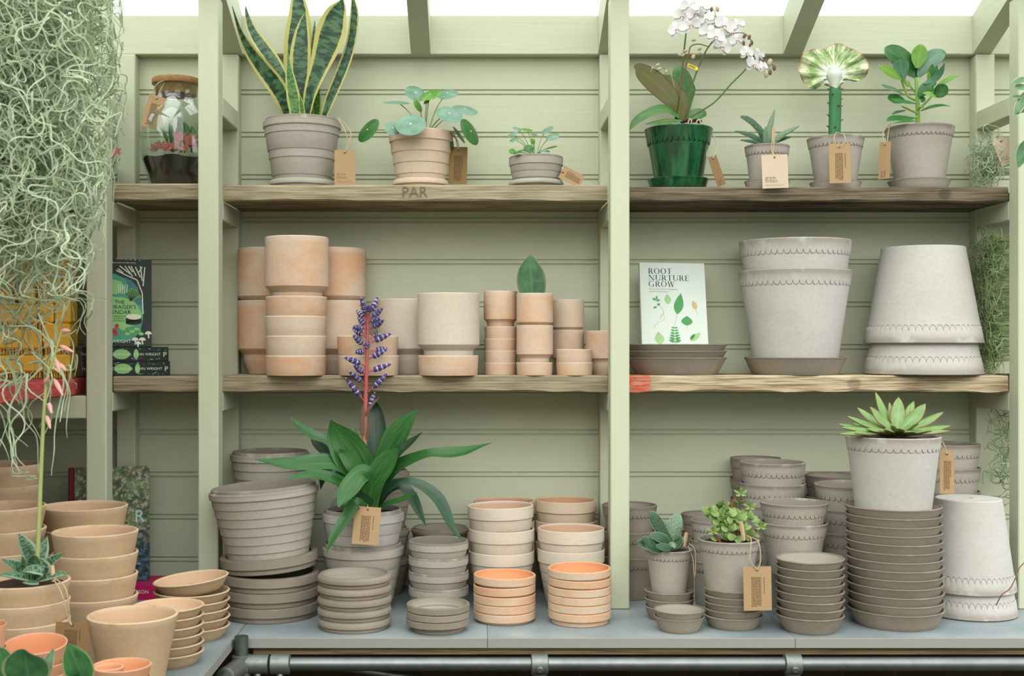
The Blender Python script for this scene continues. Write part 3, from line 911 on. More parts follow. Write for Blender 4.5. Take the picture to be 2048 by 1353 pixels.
stack(k_scal(GR), 2, 1588, 67, 46, YV, 1013, 1054, 'scalloped_pot', 'grey scalloped pot', 'of the pair behind the eight-high saucer stack', 'plant pot', 'scalloped grey pots', base=zv)
stack(k_scal(GR), 5, 1545, 65, 47, 2.549, 930, 1103, 'scalloped_pot', 'grey scalloped pot', 'of the tall five behind the jade plant', 'plant pot', 'scalloped grey pots')
stack(k_scal(GB), 5, 1511, 50, 39, 2.672, 920, 1084, 'scalloped_pot', 'dark scalloped pot', 'by the wall behind the tall five', 'plant pot', 'scalloped grey pots')
stack(k_scal(GB), 4, 1668, 57, 43, 2.666, 956, 1086, 'scalloped_pot', 'dark grey scalloped pot', 'by the wall behind wide pots', 'plant pot', 'scalloped grey pots')
stack(k_scal(GR, .27, 36), 4, 1704, 74, 55, 2.518, 977, 1120, 'scalloped_pot', 'wide grey scalloped pot', 'of the column left of the echeveria', 'plant pot', 'scalloped grey pots')
YE = tablespot(1266, 80)
SE, pE, HE = stack(k_cone(GB, 'saucer'), 13, 1791, 94, 78, YE, 1023, 1235, 'saucer', 'wide grey-brown saucer', 'of the thirteen under the echeveria pot', 'saucer', 'wide saucers under the echeveria', drift=(-5, 0))
stack(k_scal(GR), 5, 1896, 62, 46, 2.618, 892, 1085, 'scalloped_pot', 'grey scalloped pot', 'behind the upturned pale pots', 'plant pot', 'scalloped grey pots')
def upturned(cx, Yc, base, Rr, Rb, H, pitch, ns, mat, where, dx=0):
    k = Yc / F
    me = scallop_pot(Rr * k, Rb * k, H, mat, H * .17, ns, t=.0055, hole=0.009, name='scalloped_pot', pitch=pitch)
    for i, wd in ((0, 'lower'), (1, 'upper')):
        o = link('scalloped_pot', me, None, (X(cx, Yc) + dx * i, Yc, base + H + i * pitch + .0016), (PI, 0, i * .4))
        tag(o, '%s of two big upside-down pale pots %s' % (wd, where), 'plant pot', 'upturned pale pots')
upturned(1939, 2.452, ZT, 90, 63, .178, .0475, 48, GW, 'at the right end of the worktop', -.002)
upturned(1846, 2.606, ZS2, 114.5, 80, .2003, .0645, 54, GW, 'on the pine shelf')
kk = 2.612 / F
S, p_, H_ = stack(k_cone(GB, 'saucer'), 3, 1352, 100, 80, 2.615, 689, 716.6, 'saucer', 'wide brown-grey saucer', 'of the three under the white book', 'saucer', 'wide brown-grey saucers on the pine shelf', base=ZS2)
ztop3 = ZS2 + 2 * p_
o = link('saucer', cone_pot(100 * kk, 84 * kk, .0362, GB, .005, name='saucer'), None, (X(1590, 2.61), 2.61, ZS2))
tag(o, 'wide brown-grey saucer under the two nested big scalloped pots', 'saucer', 'wide brown-grey saucers on the pine shelf')
me = scallop_pot(110.5 * kk, 80.5 * kk, .206, GW, .032, 54, t=.006, name='scalloped_pot', pitch=.0636)
for i, wd in ((0, 'lower'), (1, 'upper')):
    o = link('scalloped_pot', me, None, (X(1590, 2.61), 2.61, ZS2 + .0110 + i * .0625), (0, 0, i))
    tag(o, '%s of the two big upright scalloped pots nested on the pine shelf' % wd, 'plant pot', 'big scalloped pots')

# straight-sided terracotta on the middle shelf
def cyl(cx, Yc, R, H, fh, base, lab, mat=PK, me=None):
    me = me or cyl_pot(R * Yc / F, H, mat, fh)
    o = link('cylinder_pot', me, None, (X(cx, Yc), Yc, base), (0, 0, rnd.random() * 6))
    tag(o, lab, 'plant pot', 'straight terracotta pots')
    return me
def sauc(cx, Yc, R, H, n, lab, mat=PK, base=ZS2):
    me = cyl_saucer(R * Yc / F, H, mat)
    for i in range(n):
        o = link('saucer', me, None, (X(cx, Yc) + (rnd.random() - .5) * .002, Yc + (rnd.random() - .5) * .001, base + i * H), (0, 0, rnd.random() * 6))
        tag(o, (lab % ordn(i, n)) if '%s' in lab else lab, 'saucer', 'straight-sided terracotta saucers')
me = cyl(536, 2.661, 60, .156, .045, ZS2, 'lower cylinder pot at the left back beside the shelf post')
cyl(536, 2.661, 60, .156, .045, ZS2 + .111 + .0005, 'upper cylinder pot at the left back beside the shelf post', me=me)
me = cyl(672, 2.661, 60, .156, .045, ZS2, 'lower back cylinder pot right of the four-saucer stack')
cyl(672, 2.661, 60, .156, .045, ZS2 + .111 + .0005, 'upper back cylinder pot right of the four-saucer stack', me=me)
sauc(592, 2.545, 61, .0401, 4, 'deep terracotta saucer, %s of four under the raised cylinder pot')
cyl(594, 2.545, 63, .155, .045, ZS2 + 3 * .0401 + .0065, 'large cylinder pot raised on four deep saucers at the left')
sauc(736, 2.55, 61, .0402, 2, 'deep terracotta saucer, %s of the pair behind the purple flower spike')
cyl(815, 2.661, 60, .159, .045, ZS2, 'pale cylinder pot at the back behind the purple flower spike', CW)
sauc(897, 2.55, 60.5, .0402, 1, 'single deep terracotta saucer under the pale speckled cylinder pot')
cyl(897, 2.55, 62, .1605, .047, ZS2 + .0065, 'large pale speckled cylinder pot in a saucer at the middle', CW)
sauc(1001, 2.602, 33, .0252, 4, 'small terracotta saucer, %s of four under the small cylinder pot')
cyl(1001, 2.602, 33.5, .0927, .0285, ZS2 + 3 * .0252 + .0065, 'small cylinder pot raised on four small saucers')
sauc(1069.5, 2.558, 36.3, .0265, 1, 'small single saucer under the pots with the snake plant leaf')
me = cyl(1069.5, 2.558, 36.5, .0962, .031, ZS2 + .0065, 'lower small cylinder pot under the one with a single leaf', PK)
Yi = 2.652
mi = cyl(1135, Yi, 33, .0942, .030, ZS2, 'lower small cylinder pot at the back behind two small saucers')
cyl(1135, Yi, 33, .0942, .030, ZS2 + .0643 + .0003, 'upper small cylinder pot at the back behind two small saucers', me=mi)
sauc(1149, 2.558, 36.5, .0267, 2, 'small terracotta saucer, %s of the pair near the right post')
cyl(1204, 2.612, 33, .0921, .029, ZS2, 'small cylinder pot partly hidden by the right post')

# buff terracotta on the left worktop
def k_buff(t=.0052, mat=BO): return lambda R, B, H, p: cone_pot(R, B, H, mat, t, name='buff_pot', pitch=p)
stack(k_buff(.0055), 1, 265, 89, 58, 1.90, 1249, 0, 'buff_pot', 'open buff terracotta pot standing alone', 'at the front of the left worktop', 'plant pot', 'buff terracotta pots')
stack(k_cone(BO), 6, 336, 71, 56, 2.064, 1226, 1319, 'bowl', 'buff terracotta bowl', 'of six behind the lone buff pot', 'bowl', 'buff bowls')
stack(k_cone(BO), 6, 384, 75, 59, 2.2465, 1178, 1267, 'bowl', 'buff terracotta bowl', 'of six under the left green post', 'bowl', 'buff bowls', tilt={5: (0.02, -0.10, .0065)})
stack(k_buff(), 4, 190, 84, 60, 2.10, 1075, 1207, 'buff_pot', 'buff pot', 'of four nested behind the lone buff pot', 'plant pot', 'buff terracotta pots')
stack(k_buff(), 4, 168, 85, 61, 2.285, 1023, 1158, 'buff_pot', 'buff pot', 'of four nested before the garden book', 'plant pot', 'buff terracotta pots')
stack(k_buff(), 5, 2, 87, 62, 2.12, 1024, 1208, 'buff_pot', 'buff pot', 'of five nested behind the aloe', 'plant pot', 'buff terracotta pots')
stack(k_buff(), 5, -5, 85, 60, 2.40, 937, 1107, 'buff_pot', 'buff pot', 'of the tallest column at far left', 'plant pot', 'buff terracotta pots')
stack(k_buff(.0045), 2, 45, 92, 62, 1.85, 1219, 1262, 'buff_pot', 'buff pot', 'of the two under the aloe pot', 'plant pot', 'buff terracotta pots', H=.12)
stack(k_cone(HT), 5, 72, 62, 44, 1.72, 1316, 1381, 'bowl', 'bright orange bowl', 'of five behind the foreground leaves', 'bowl', 'bright orange bowls', H=.045, tilt={4: (0.13, 0.02, .011)})
S, p2_, H2_ = stack(k_cone(HT), 4, 243, 58, 42, 1.68, 1345, 1410, 'bowl', 'bright orange bowl', 'of four before the lone buff pot', 'bowl', 'bright orange bowls', H=.042)
k = 1.68 / F
o = link('bowl', cone_pot(29 * k, 22 * k, .036, HT, .0035, name='bowl'), None, (X(222, 1.68), 1.67, ZT + 3 * p2_ + .0055))
tag(o, 'little orange pot sitting inside the topmost bright orange bowl of four', 'plant pot', 'bright orange bowls')
stack(k_buff(.0055, HT), 2, -46, 56, 40, 1.655, 1262, 1310, 'buff_pot', 'thick-rimmed orange pot', 'of two cut by the left edge', 'plant pot', 'bright orange pots')
# ------------------------------------------------------------------ plant helpers
def Zf(ox, oy, s): return lambda x, y: (ox + x * s, oy + y * s)
def lf(root, zf, pts, Yb, Yt, mat, face=(0, -1, .3), name='leaf', thick=0.0014, cup=-0.12, nu=3, nv=14, ripple=0.0, ws=None):
    """leaf through zoom-frame points (x, y, width), base first"""
    sc = (zf(1, 0)[0] - zf(0, 0)[0])
    n = len(pts); P3 = []; W = []
    for i, (x, y, w_) in enumerate(pts):
        Y = Yb + (Yt - Yb) * i / (n - 1)
        P3.append(P(*zf(x, y), Y)); W.append(max(w_ * sc * Y / F, .0006))
    b = MB(); b.leaf(P3, W, face, thick, cup, nu, nv, ripple)
    return b.part(root, name, mat)
def stem(root, zf, pts, Y, r, mat, name='stem', n=7, r1=None):
    P3 = [P(*zf(q[0], q[1]), Y + (q[2] if len(q) > 2 else 0)) for q in pts]
    k = max(6, 4 * len(pts))
    P3 = spline(P3, k)
    rr = [r + ((r1 if r1 else r) - r) * i / k for i in range(k + 1)]
    b = MB(); b.tube(P3, rr, n)
    return b.part(root, name, mat)
def disc(root, zf, cx, cy, a, bb, rot, Y, mat, name='leaf', dish=0.12, thick=0.0012):
    """round leaf seen as an ellipse with half axes a, bb (zoom px) turned by rot degrees"""
    sc = (zf(1, 0)[0] - zf(0, 0)[0]) * Y / F
    c = P(*zf(cx, cy), Y)
    ca, sa = math.cos(math.radians(rot)), math.sin(math.radians(rot))
    U = Vector((ca, 0, -sa)); m2 = Vector((sa, 0, ca))
    k = min(1.0, bb / a); q = math.sqrt(1 - k * k)
    V = m2 * k + Vector((0, 1, 0)) * q
    N = U.cross(V).normalized()
    if N.y > 0: N = -N
    R = a * sc
    b = MB(); n = 26; vs = []; uvs = []
    rings = [0.0, .35, .7, .93, 1.0]
    for sg in (1, -1):
        for f in rings:
            for j in range(n):
                t = 2 * PI * j / n
                o = -dish * R * f * f * (1 if dish else 0)
                th = thick * .5 * (1 - f * f) ** .5
                vs.append(c + U * (R * f * math.cos(t)) + V * (R * f * math.sin(t)) + N * (o + sg * th))
                uvs.append((0.5 + .5 * f * math.cos(t), 0.5 + .5 * f * math.sin(t)))
    fs = []; L = len(rings) * n
    for sgi in (0, 1):
        for i in range(len(rings) - 1):
            for j in range(n):
                j2 = (j + 1) % n; o = sgi * L
                q4 = (o + i * n + j, o + i * n + j2, o + (i + 1) * n + j2, o + (i + 1) * n + j)
                fs.append(q4 if sgi == 0 else q4[::-1])
    b.add(vs, fs, uvs)
    return b.part(root, name, mat)
def potted(name, label, loc, pot, soil_r, soil_z, group='potted plants'):
    r = thing(name, label, 'potted plant', loc, group)
    link('pot', pot, r)
    b = MB(); b.lathe([(0, soil_z + .003), (soil_r * .5, soil_z + .002), (soil_r, soil_z - .001), (soil_r * .9, soil_z - .008), (0, soil_z - .008)], 28,
                      zf=lambda th, i: (0, .0012 * math.sin(th * 5 + i * 2) if 0 < i < 3 else 0))
    b.part(None, 'soil', M['soil']).parent = r
    return r
G = lambda *a: rgb(*a)
M['snake'] = leafmat('snake_plant_leaf', G(34, 74, 46), G(92, 132, 92), 'snake', G(222, 216, 128), .35, .12)
M['snake2'] = leafmat('young_snake_plant_leaf', G(52, 112, 44), G(110, 164, 72), 'snake', G(206, 214, 110), .35, .15)
M['pilea'] = leafmat('pilea_leaf', G(120, 164, 136), G(146, 184, 158), 'disc', None, .33, .2)
M['pileab'] = leafmat('bright_pilea_leaf', G(104, 172, 60), G(132, 192, 84), 'disc', None, .33, .3)
M['pilead'] = leafmat('dark_pilea_leaf', G(52, 112, 46), G(74, 138, 62), 'disc', None, .33, .2)
M['stemg'] = plain('green_stem', G(128, 150, 84), .5, .3, var=.15)
M['stemd'] = plain('dark_green_stem', G(74, 100, 52), .5, .3, var=.15)
M['orch'] = leafmat('orchid_leaf', G(62, 116, 46), G(96, 142, 62), 'plain', None, .35, .15)
M['orchr'] = leafmat('reddish_orchid_leaf', G(120, 104, 58), G(104, 124, 56), 'plain', G(112, 70, 48), .35, .15)
M['petal'] = leafmat('white_petal', G(242, 240, 240), G(250, 248, 246), 'none', None, .5, .3, .85)
M['lip'] = plain('pink_yellow_lip', G(236, 212, 206), .5, .2, var=.2, sc=400)
M['bud'] = plain('olive_bud', G(176, 164, 132), .5, .2, var=.25, sc=200)
M['budr'] = plain('brown_stalk', G(110, 84, 70), .5, .2, var=.25, sc=200)
M['gast'] = leafmat('gasteria_leaf', G(42, 78, 54), G(88, 122, 92), 'speck', G(130, 158, 122), .45, .05)
M['gastp'] = leafmat('pale_gasteria_leaf', G(94, 130, 96), G(150, 178, 142), 'speck', None, .45, .1)
M['aloe'] = leafmat('banded_aloe_leaf', G(36, 74, 50), G(112, 148, 112), 'snake', G(140, 168, 130), .45, .05)
M['clus'] = leafmat('clusia_leaf', G(40, 104, 40), G(66, 134, 56), 'plain', None, .3, .15)
M['clusb'] = leafmat('young_clusia_leaf', G(122, 178, 60), G(146, 196, 82), 'plain', None, .3, .3)
M['clusd'] = leafmat('bluish_clusia_leaf', G(78, 132, 96), G(110, 156, 120), 'plain', None, .25, .12)
M['brom'] = leafmat('bromeliad_leaf', G(44, 98, 44), G(72, 130, 62), 'streak', None, .3, .12)
M['bromd'] = leafmat('dark_bromeliad_leaf', G(30, 68, 42), G(48, 90, 56), 'streak', None, .3, .08)
M['ech'] = leafmat('echeveria_leaf', G(122, 162, 84), G(152, 186, 118), 'plain', G(160, 108, 74), .42, .12)
M['jade'] = leafmat('jade_leaf', G(124, 160, 80), G(160, 190, 114), 'plain', G(176, 190, 110), .3, .15)
M['jstem'] = plain('red_brown_stem', G(128, 74, 52), .6, .2, var=.2, sc=150)
M['hoya'] = leafmat('dark_round_leaf', G(36, 88, 44), G(70, 128, 70), 'plain', G(150, 164, 110), .35, .1)
M['varie'] = leafmat('variegated_leaf', G(70, 128, 66), G(150, 186, 140), 'streak', G(232, 236, 214), .35, .2)
M['glaze'] = None
m = NT('green_glaze')
co = m.coord()
gz_ = m.noise(m.coord(scale=(60, 60, 8)), 1.0, 3)
M['glaze'] = m.done(m.mix(m.ramp(gz_, .35, .7), G(8, 56, 32), G(24, 92, 50)), .10, .8)

# saucers and pots of the top shelf
def shelf_saucer(cx, Yc, Rr, Rb, H, base, mat, label, kind='cone'):
    k = Yc / F
    me = cone_pot(Rr * k, (Rb + 1.5) * k, H, mat, .0036, tf=.004, name='saucer') if kind == 'cone' else lip_saucer(Rr * k, Rb * k, H, H, mat, True)
    tag(link('saucer', me, None, (X(cx, Yc), Yc, base)), label, 'saucer', 'saucers under the potted plants on the top shelf')
    return base + .0058
ZB = ZS1 - 0.004
def zr_(y, Yc, R): return ZC + (HY - y) * (Yc - R * Yc / F) / F

# snake plant
Y0 = 2.61; k = Y0 / F
z0 = shelf_saucer(604, Y0, 65, 59, .0195, ZS1, GR, 'grey saucer under the snake plant pot', 'lip')
H = zr_(226, Y0, 78) - z0
pm = ring_pot(78 * k, 54 * k, H, GR, .020, 5, .0022, lip=True, name='pot', tier=[0, .17, .46, .6, .88, 1])
t = potted('potted_snake_plant', 'tall snake plant with yellow-edged leaves in a grey ringed pot', (X(604, Y0), Y0, z0), pm, 70 * k, H - .014)
z4 = Zf(430, 0, .3325)
SN, S2 = M['snake'], M['snake2']
for pts, yb, yt, mt, fc in (
    ([(430, 700, 50), (425, 640, 80), (385, 540, 112), (300, 425, 104), (215, 310, 78), (160, 205, 44), (130, 120, 24), (103, 35, 5)], 2.60, 2.55, SN, ((-.3, -1, .5), (-.9, -1, .3))),
    ([(440, 700, 40), (415, 500, 60), (365, 395, 84), (290, 290, 90), (228, 195, 66), (197, 110, 36), (183, 35, 4)], 2.63, 2.63, SN, ((.2, -1, .3), (.4, -1, .2))),
    ([(470, 700, 50), (478, 480, 120), (492, 330, 155), (503, 200, 158), (507, 100, 128), (500, 0, 84), (496, -90, 5)], 2.64, 2.63, SN, (0, -1, .1)),
    ([(520, 700, 45), (517, 580, 86), (514, 480, 112), (514, 380, 128), (518, 290, 120), (526, 195, 88), (535, 120, 42), (541, 75, 4)], 2.61, 2.60, SN, (0, -1, .1)),
    ([(485, 700, 60), (476, 610, 82), (462, 530, 72), (450, 450, 52), (443, 380, 26), (439, 310, 4)], 2.585, 2.58, S2, (0.1, -1, .1)),
    ([(552, 700, 50), (566, 600, 72), (594, 500, 98), (636, 390, 128), (672, 290, 166), (702, 195, 186), (728, 100, 146), (752, 45, 92), (770, -8, 5)], 2.60, 2.57, SN, ((-.15, -1, .1), (-.1, -1, 0))),
    ([(655, 710, 45), (690, 610, 68), (735, 500, 72), (786, 370, 68), (818, 260, 60), (833, 150, 58), (836, 60, 50), (824, -40, 5)], 2.61, 2.58, SN, ((-.5, -1, .2), (.6, -1, .1))),
    ([(585, 690, 40), (590, 500, 44), (594, 300, 42), (597, 200, 26), (601, 125, 4)], 2.655, 2.66, SN, (0, -1, 0)),
    ([(612, 700, 50), (614, 620, 54), (616, 540, 36), (619, 470, 4)], 2.63, 2.62, S2, (-.1, -1, .1)),
    ([(530, 700, 30), (520, 630, 30), (512, 575, 4)], 2.575, 2.57, S2, (0, -1, .2))):
    lf(t, z4, pts, yb, yt, mt, fc, thick=.003, cup=.22, nv=22)

# pilea in the cream ringed pot, small pilea in the grey one
z5 = Zf(690, 0, .3325)
def pilea(root, zf, Y, base, discs, sr):
    for (cx, cy, a, bb, rot, dy, mk) in discs:
        disc(root, zf, cx, cy, a, bb, rot, Y + dy, M[mk])
        bx, by = base[0] + (cx - base[0]) * .16, base[1]
        stem(root, zf, [(bx, by, 0), ((bx * .55 + cx * .45), by + (cy - by) * .62, dy * .4), (cx, cy, dy + .0022)], Y, sr, M['stemg'], n=6, r1=sr * .7)
Y0 = 2.60; k = Y0 / F
z0 = shelf_saucer(841, Y0, 56.5, 50, .0190, ZS1, CR, 'cream saucer under the larger pilea pot', 'lip')
H = zr_(255, Y0, 64) - z0
t = potted('potted_pilea', 'pilea with round coin leaves in a cream ringed terracotta pot', (X(842, Y0), Y0, z0), ring_pot(64 * k, 46 * k, H, CR, .022, 4, .0022, name='pot'), 58 * k, H - .012)
pilea(t, z5, Y0, (480, 790), [
    (135, 780, 86, 52, -52, -.03, 'pilead'), (310, 610, 84, 24, 2, .01, 'pilea'), (425, 558, 66, 50, 30, .03, 'pilea'), (512, 566, 68, 38, -18, -.02, 'pileab'),
    (615, 560, 66, 40, -8, .03, 'pilea'), (442, 635, 42, 20, 65, -.01, 'pileab'), (395, 745, 93, 72, -5, -.092, 'pilea'), (288, 770, 50, 44, 20, -.08, 'pilea'),
    (628, 682, 82, 56, 16, -.05, 'pilea'), (722, 655, 80, 40, 12, .0, 'pilea'), (757, 790, 88, 44, 64, -.035, 'pilead'), (692, 808, 62, 14, 56, -.02, 'pilead'), (648, 868, 28, 10, 88, -.01, 'pilead'), (490, 610, 22, 14, -40, -.02, 'pileab')], .0014)
Y0 = 2.59; k = Y0 / F
z0 = shelf_saucer(1072, Y0, 55, 46, .0165, ZS1, GR, 'grey saucer under the smallest pilea pot', 'lip')
H = zr_(307, Y0, 54) - z0
t = potted('potted_pilea', 'small pilea with tiny leaves in a low grey ringed pot', (X(1072, Y0), Y0, z0), ring_pot(54 * k, 43 * k, H, GR, .019, 3, .0018, name='pot'), 48 * k, H - .009)
pilea(t, z5, Y0, (1140, 930), [
    (1008, 805, 34, 14, -25, -.01, 'pilea'), (1035, 773, 28, 14, 15, .01, 'pilea'), (1095, 778, 36, 14, 8, 0, 'pileab'), (1018, 838, 32, 15, -20, -.02, 'pilea'),
    (1215, 780, 42, 20, -30, 0, 'pilea'), (1248, 820, 42, 24, -18, -.02, 'pilea'), (1138, 808, 22, 12, 20, .02, 'pilea'), (1105, 892, 31, 26, 0, -.045, 'pilead'),
    (1035, 916, 28, 12, -15, -.045, 'pilead'), (1005, 910, 20, 18, 0, -.02, 'pileab'), (1242, 884, 38, 10, -15, -.03, 'pilead'), (1130, 850, 18, 15, 70, -.01, 'pileab'), (1200, 906, 34, 12, 5, -.03, 'pilea'), (1060, 905, 24, 10, -10, -.03, 'pileab')], .0009)

# white orchid in the green glazed pot
z2 = Zf(1230, 0, .3103)
Y0 = 2.60; k = Y0 / F
z0 = shelf_saucer(1356, Y0, 61, 52, .0245, ZB, M['glaze'], 'green glazed saucer under the orchid pot')
H = zr_(247, Y0, 68) - z0
t = potted('potted_orchid', 'white flowering orchid in a glossy green scalloped pot', (X(1357, Y0), Y0, z0), scallop_pot(68 * k, 45 * k, H, M['glaze'], .034, 36, t=.006, d=.0022, amp=.010, name='pot'), 61 * k, H - .008)
for pts, yb, yt, mk, fc in (
    ([(415, 770, 40), (395, 690, 80), (345, 620, 130), (270, 545, 160), (195, 485, 140), (145, 445, 90), (122, 430, 20)], 2.59, 2.56, 'orchr', (-.2, -1, .5)),
    ([(420, 760, 40), (405, 660, 90), (365, 560, 105), (325, 500, 60), (315, 480, 15)], 2.63, 2.64, 'orchr', (-.2, -1, .4)),
    ([(435, 760, 40), (445, 640, 100), (435, 540, 135), (415, 460, 95), (400, 425, 20)], 2.66, 2.68, 'orch', (0, -1, .3)),
    ([(455, 760, 30), (475, 640, 56), (492, 570, 56), (492, 525, 12)], 2.65, 2.66, 'orch', (.3, -1, .3)),
    ([(410, 750, 60), (320, 705, 96), (210, 735, 80), (135, 785, 56), (95, 838, 6)], 2.58, 2.52, 'orch', ((-.2, -1, .9), (-.2, -1, .6))),
    ([(430, 780, 30), (340, 775, 36), (230, 795, 24), (200, 800, 6)], 2.56, 2.53, 'orch', (0, -.7, 1)),
    ([(440, 780, 40), (500, 745, 80), (560, 735, 78), (588, 745, 20)], 2.60, 2.60, 'orch', (.1, -1, .5)),
    ([(420, 770, 60), (440, 690, 70), (440, 620, 50), (425, 580, 10)], 2.585, 2.58, 'orchr', (.3, -1, .2)),
    ([(415, 790, 30), (310, 800, 34), (215, 798, 8)], 2.55, 2.52, 'orch', (0, -.8, 1))):
    lf(t, z2, pts, yb, yt, M[mk], fc, thick=.003, cup=.12)
stem(t, z2, [(428, 790), (430, 500), (445, 330), (457, 220), (470, 120, .02)], 2.60, .0022, M['stemd'], 'flower_stalk', r1=.0014)
stem(t, z2, [(432, 790), (470, 640), (520, 480), (575, 350), (620, 280), (680, 230, -.02)], 2.59, .0022, M['stemd'], 'flower_stalk', r1=.0013)
stem(t, z2, [(435, 785), (520, 735), (640, 660), (745, 545), (835, 455), (870, 400), (900, 380, -.01)], 2.58, .0020, M['stemd'], 'flower_stalk', r1=.0012)
stem(t, z2, [(390, 780), (395, 650), (435, 510), (470, 370), (488, 300), (540, 285), (600, 300)], 2.585, .0018, M['budr'], 'flower_stalk', r1=.001)
stem(t, z2, [(400, 640), (365, 500), (330, 445), (280, 435), (225, 465)], 2.62, .0014, M['stemg'], 'flower_stalk', r1=.0009)
def orchid_flower(root, x, y, r, Y, nx, nz, roll):
    c = P(*z2(x, y), Y); R = r * .3103 * Y / F
    N = Vector((nx, -1, nz)).normalized()
    U = N.cross(Vector((0, 0, 1))).normalized(); V = U.cross(N)
    b = MB()
    for ang, L, w_ in ((90, .95, .62), (215, .95, .60), (325, .95, .60), (12, 1.0, 1.05), (168, 1.0, 1.05)):
        a = math.radians(ang + roll)
        D = U * math.cos(a) + V * math.sin(a)
        bk = 0.12 if ang in (90, 215, 325) else -.02
        pts = [c - N * (.02 * R), c + D * (L * R * .35) - N * (bk * R * .5), c + D * (L * R * .75) - N * (bk * R), c + D * (L * R) - N * (bk * 1.8 * R)]
        b.leaf(pts, [R * .18, R * w_ * .85, R * w_, R * .12], N, .0008, .18, 2, 6)
    f = b.part(root, 'flower', M['petal'])
    b = MB()
    b.ell(c + N * (.12 * R), [U * (.12 * R), V * (.11 * R), N * (.14 * R)], 8, 5)
    for q in (-1, 1):
        b.ell(c + N * (.12 * R) + U * (q * .16 * R) - V * (.05 * R), [U * (.06 * R), V * (.13 * R), N * (.13 * R)], 7, 5)
    b.ell(c + N * (.16 * R) - V * (.26 * R), [U * (.10 * R), V * (.18 * R), N * (.05 * R)], 7, 5)
    o = link('lip', b.mesh('lip', M['lip'], root.location), f)
fl = [(400, 190, 62), (490, 165, 66), (435, 105, 66), (520, 85, 64), (475, 45, 60), (560, 45, 55), (590, 125, 52), (545, 150, 50), (600, 215, 66), (700, 165, 72), (650, 235, 60), (690, 300, 62), (755, 215, 58), (795, 160, 48), (790, 262, 55),
      (848, 340, 52), (890, 415, 66), (930, 355, 50), (955, 428, 44), (640, 150, 48)]
for i, (x, y, r_) in enumerate(fl):
    orchid_flower(t, x, y, r_, 2.565 + .035 * ((i * 7) % 5 - 2) / 2, (x - 620) / 700 + rnd.uniform(-.35, .35), rnd.uniform(-.1, .45), rnd.uniform(-25, 25))
def bud(root, zf, x, y, a, L, Y, mat, ang, name='bud'):
    sc = (zf(1, 0)[0] - zf(0, 0)[0]) * Y / F
    c = P(*zf(x, y), Y); D = Vector((math.cos(math.radians(ang)), .1, math.sin(math.radians(ang))))
    b = MB(); b.ell(c, [D.orthogonal().normalized() * (a * sc), D.cross(D.orthogonal()).normalized() * (a * sc), D * (L * sc)], 8, 6)
    return b.part(root, name, mat)
for (x, y, a, L, g_) in [(565, 27, 13, 20, 20), (585, 75, 11, 18, 60), (622, 60, 11, 18, 80), (660, 58, 14, 22, 100), (633, 112, 14, 22, 80), (625, 180, 10, 16, 60), (835, 232, 11, 18, 60), (865, 240, 11, 18, 70), (882, 275, 10, 18, 90), (830, 278, 9, 18, 95), (870, 292, 8, 12, 95),
                         (998, 402, 17, 26, 70), (1027, 437, 12, 20, 90), (1000, 466, 12, 20, 90), (975, 478, 15, 26, 80), (940, 402, 8, 14, 30),
                         (507, 259, 9, 16, 10), (505, 366, 13, 18, 70), (536, 344, 12, 20, 20), (545, 315, 10, 16, 30), (413, 352, 10, 18, 150), (455, 328, 10, 15, 30), (440, 355, 8, 14, 50), (275, 420, 10, 16, 30), (285, 445, 10, 20, 20), (330, 462, 9, 14, 70), (240, 440, 7, 12, 60), (228, 462, 7, 12, 30)]:
    bud(t, z2, x, y, a, L, 2.575, M['bud'] if (x < 560 or a > 12) else M['budr'], g_)
stem(t, z2, [(590, 20), (605, 55), (640, 70), (650, 110)], 2.575, .0009, M['budr'], 'bud_stalk')
stem(t, z2, [(760, 215), (820, 212), (860, 235), (882, 270)], 2.575, .0009, M['budr'], 'bud_stalk')
stem(t, z2, [(900, 395), (960, 395), (1005, 410), (1025, 430)], 2.575, .0009, M['budr'], 'bud_stalk')
M['yellow'] = plain('yellow_label', G(224, 206, 60), .5, .3)
b = MB(); c = P(*z2(502, 432), 2.583)
Mx = Matrix.Translation(c) @ Matrix.Rotation(math.radians(24), 4, 'Y')
b.box(-.0115, .0115, 0, .0006, -.0035, .0035, Mx)
pl_ = b.part(t, 'plant_label', M['yellow'], False); pl_['label'] = 'small yellow label clipped to a stalk'
b = MB()
for q in range(5): b.box(-.009 + q * .003, -.0073 + q * .003, -.0004, -.0001, -.0018, .0018, Mx)
link('print', b.mesh('print', M['navy'], t.location, False), pl_)
# bark chips and pale roots
b = MB()
for q in range(5): b.ell(P(*z2(440 + q * 26, 785 - (q % 2) * 8), 2.56 + .01 * q), [Vector((.006, 0, .001)), Vector((0, .005, 0)), Vector((0, 0, .004))], 7, 4)
b.part(t, 'bark_chips', M['soil'])
for pts in ([(470, 800), (480, 768), (492, 775), (490, 800)], [(525, 800), (530, 778), (545, 775), (552, 795)]):
    stem(t, z2, pts, 2.565, .0016, M['bud'], 'root')

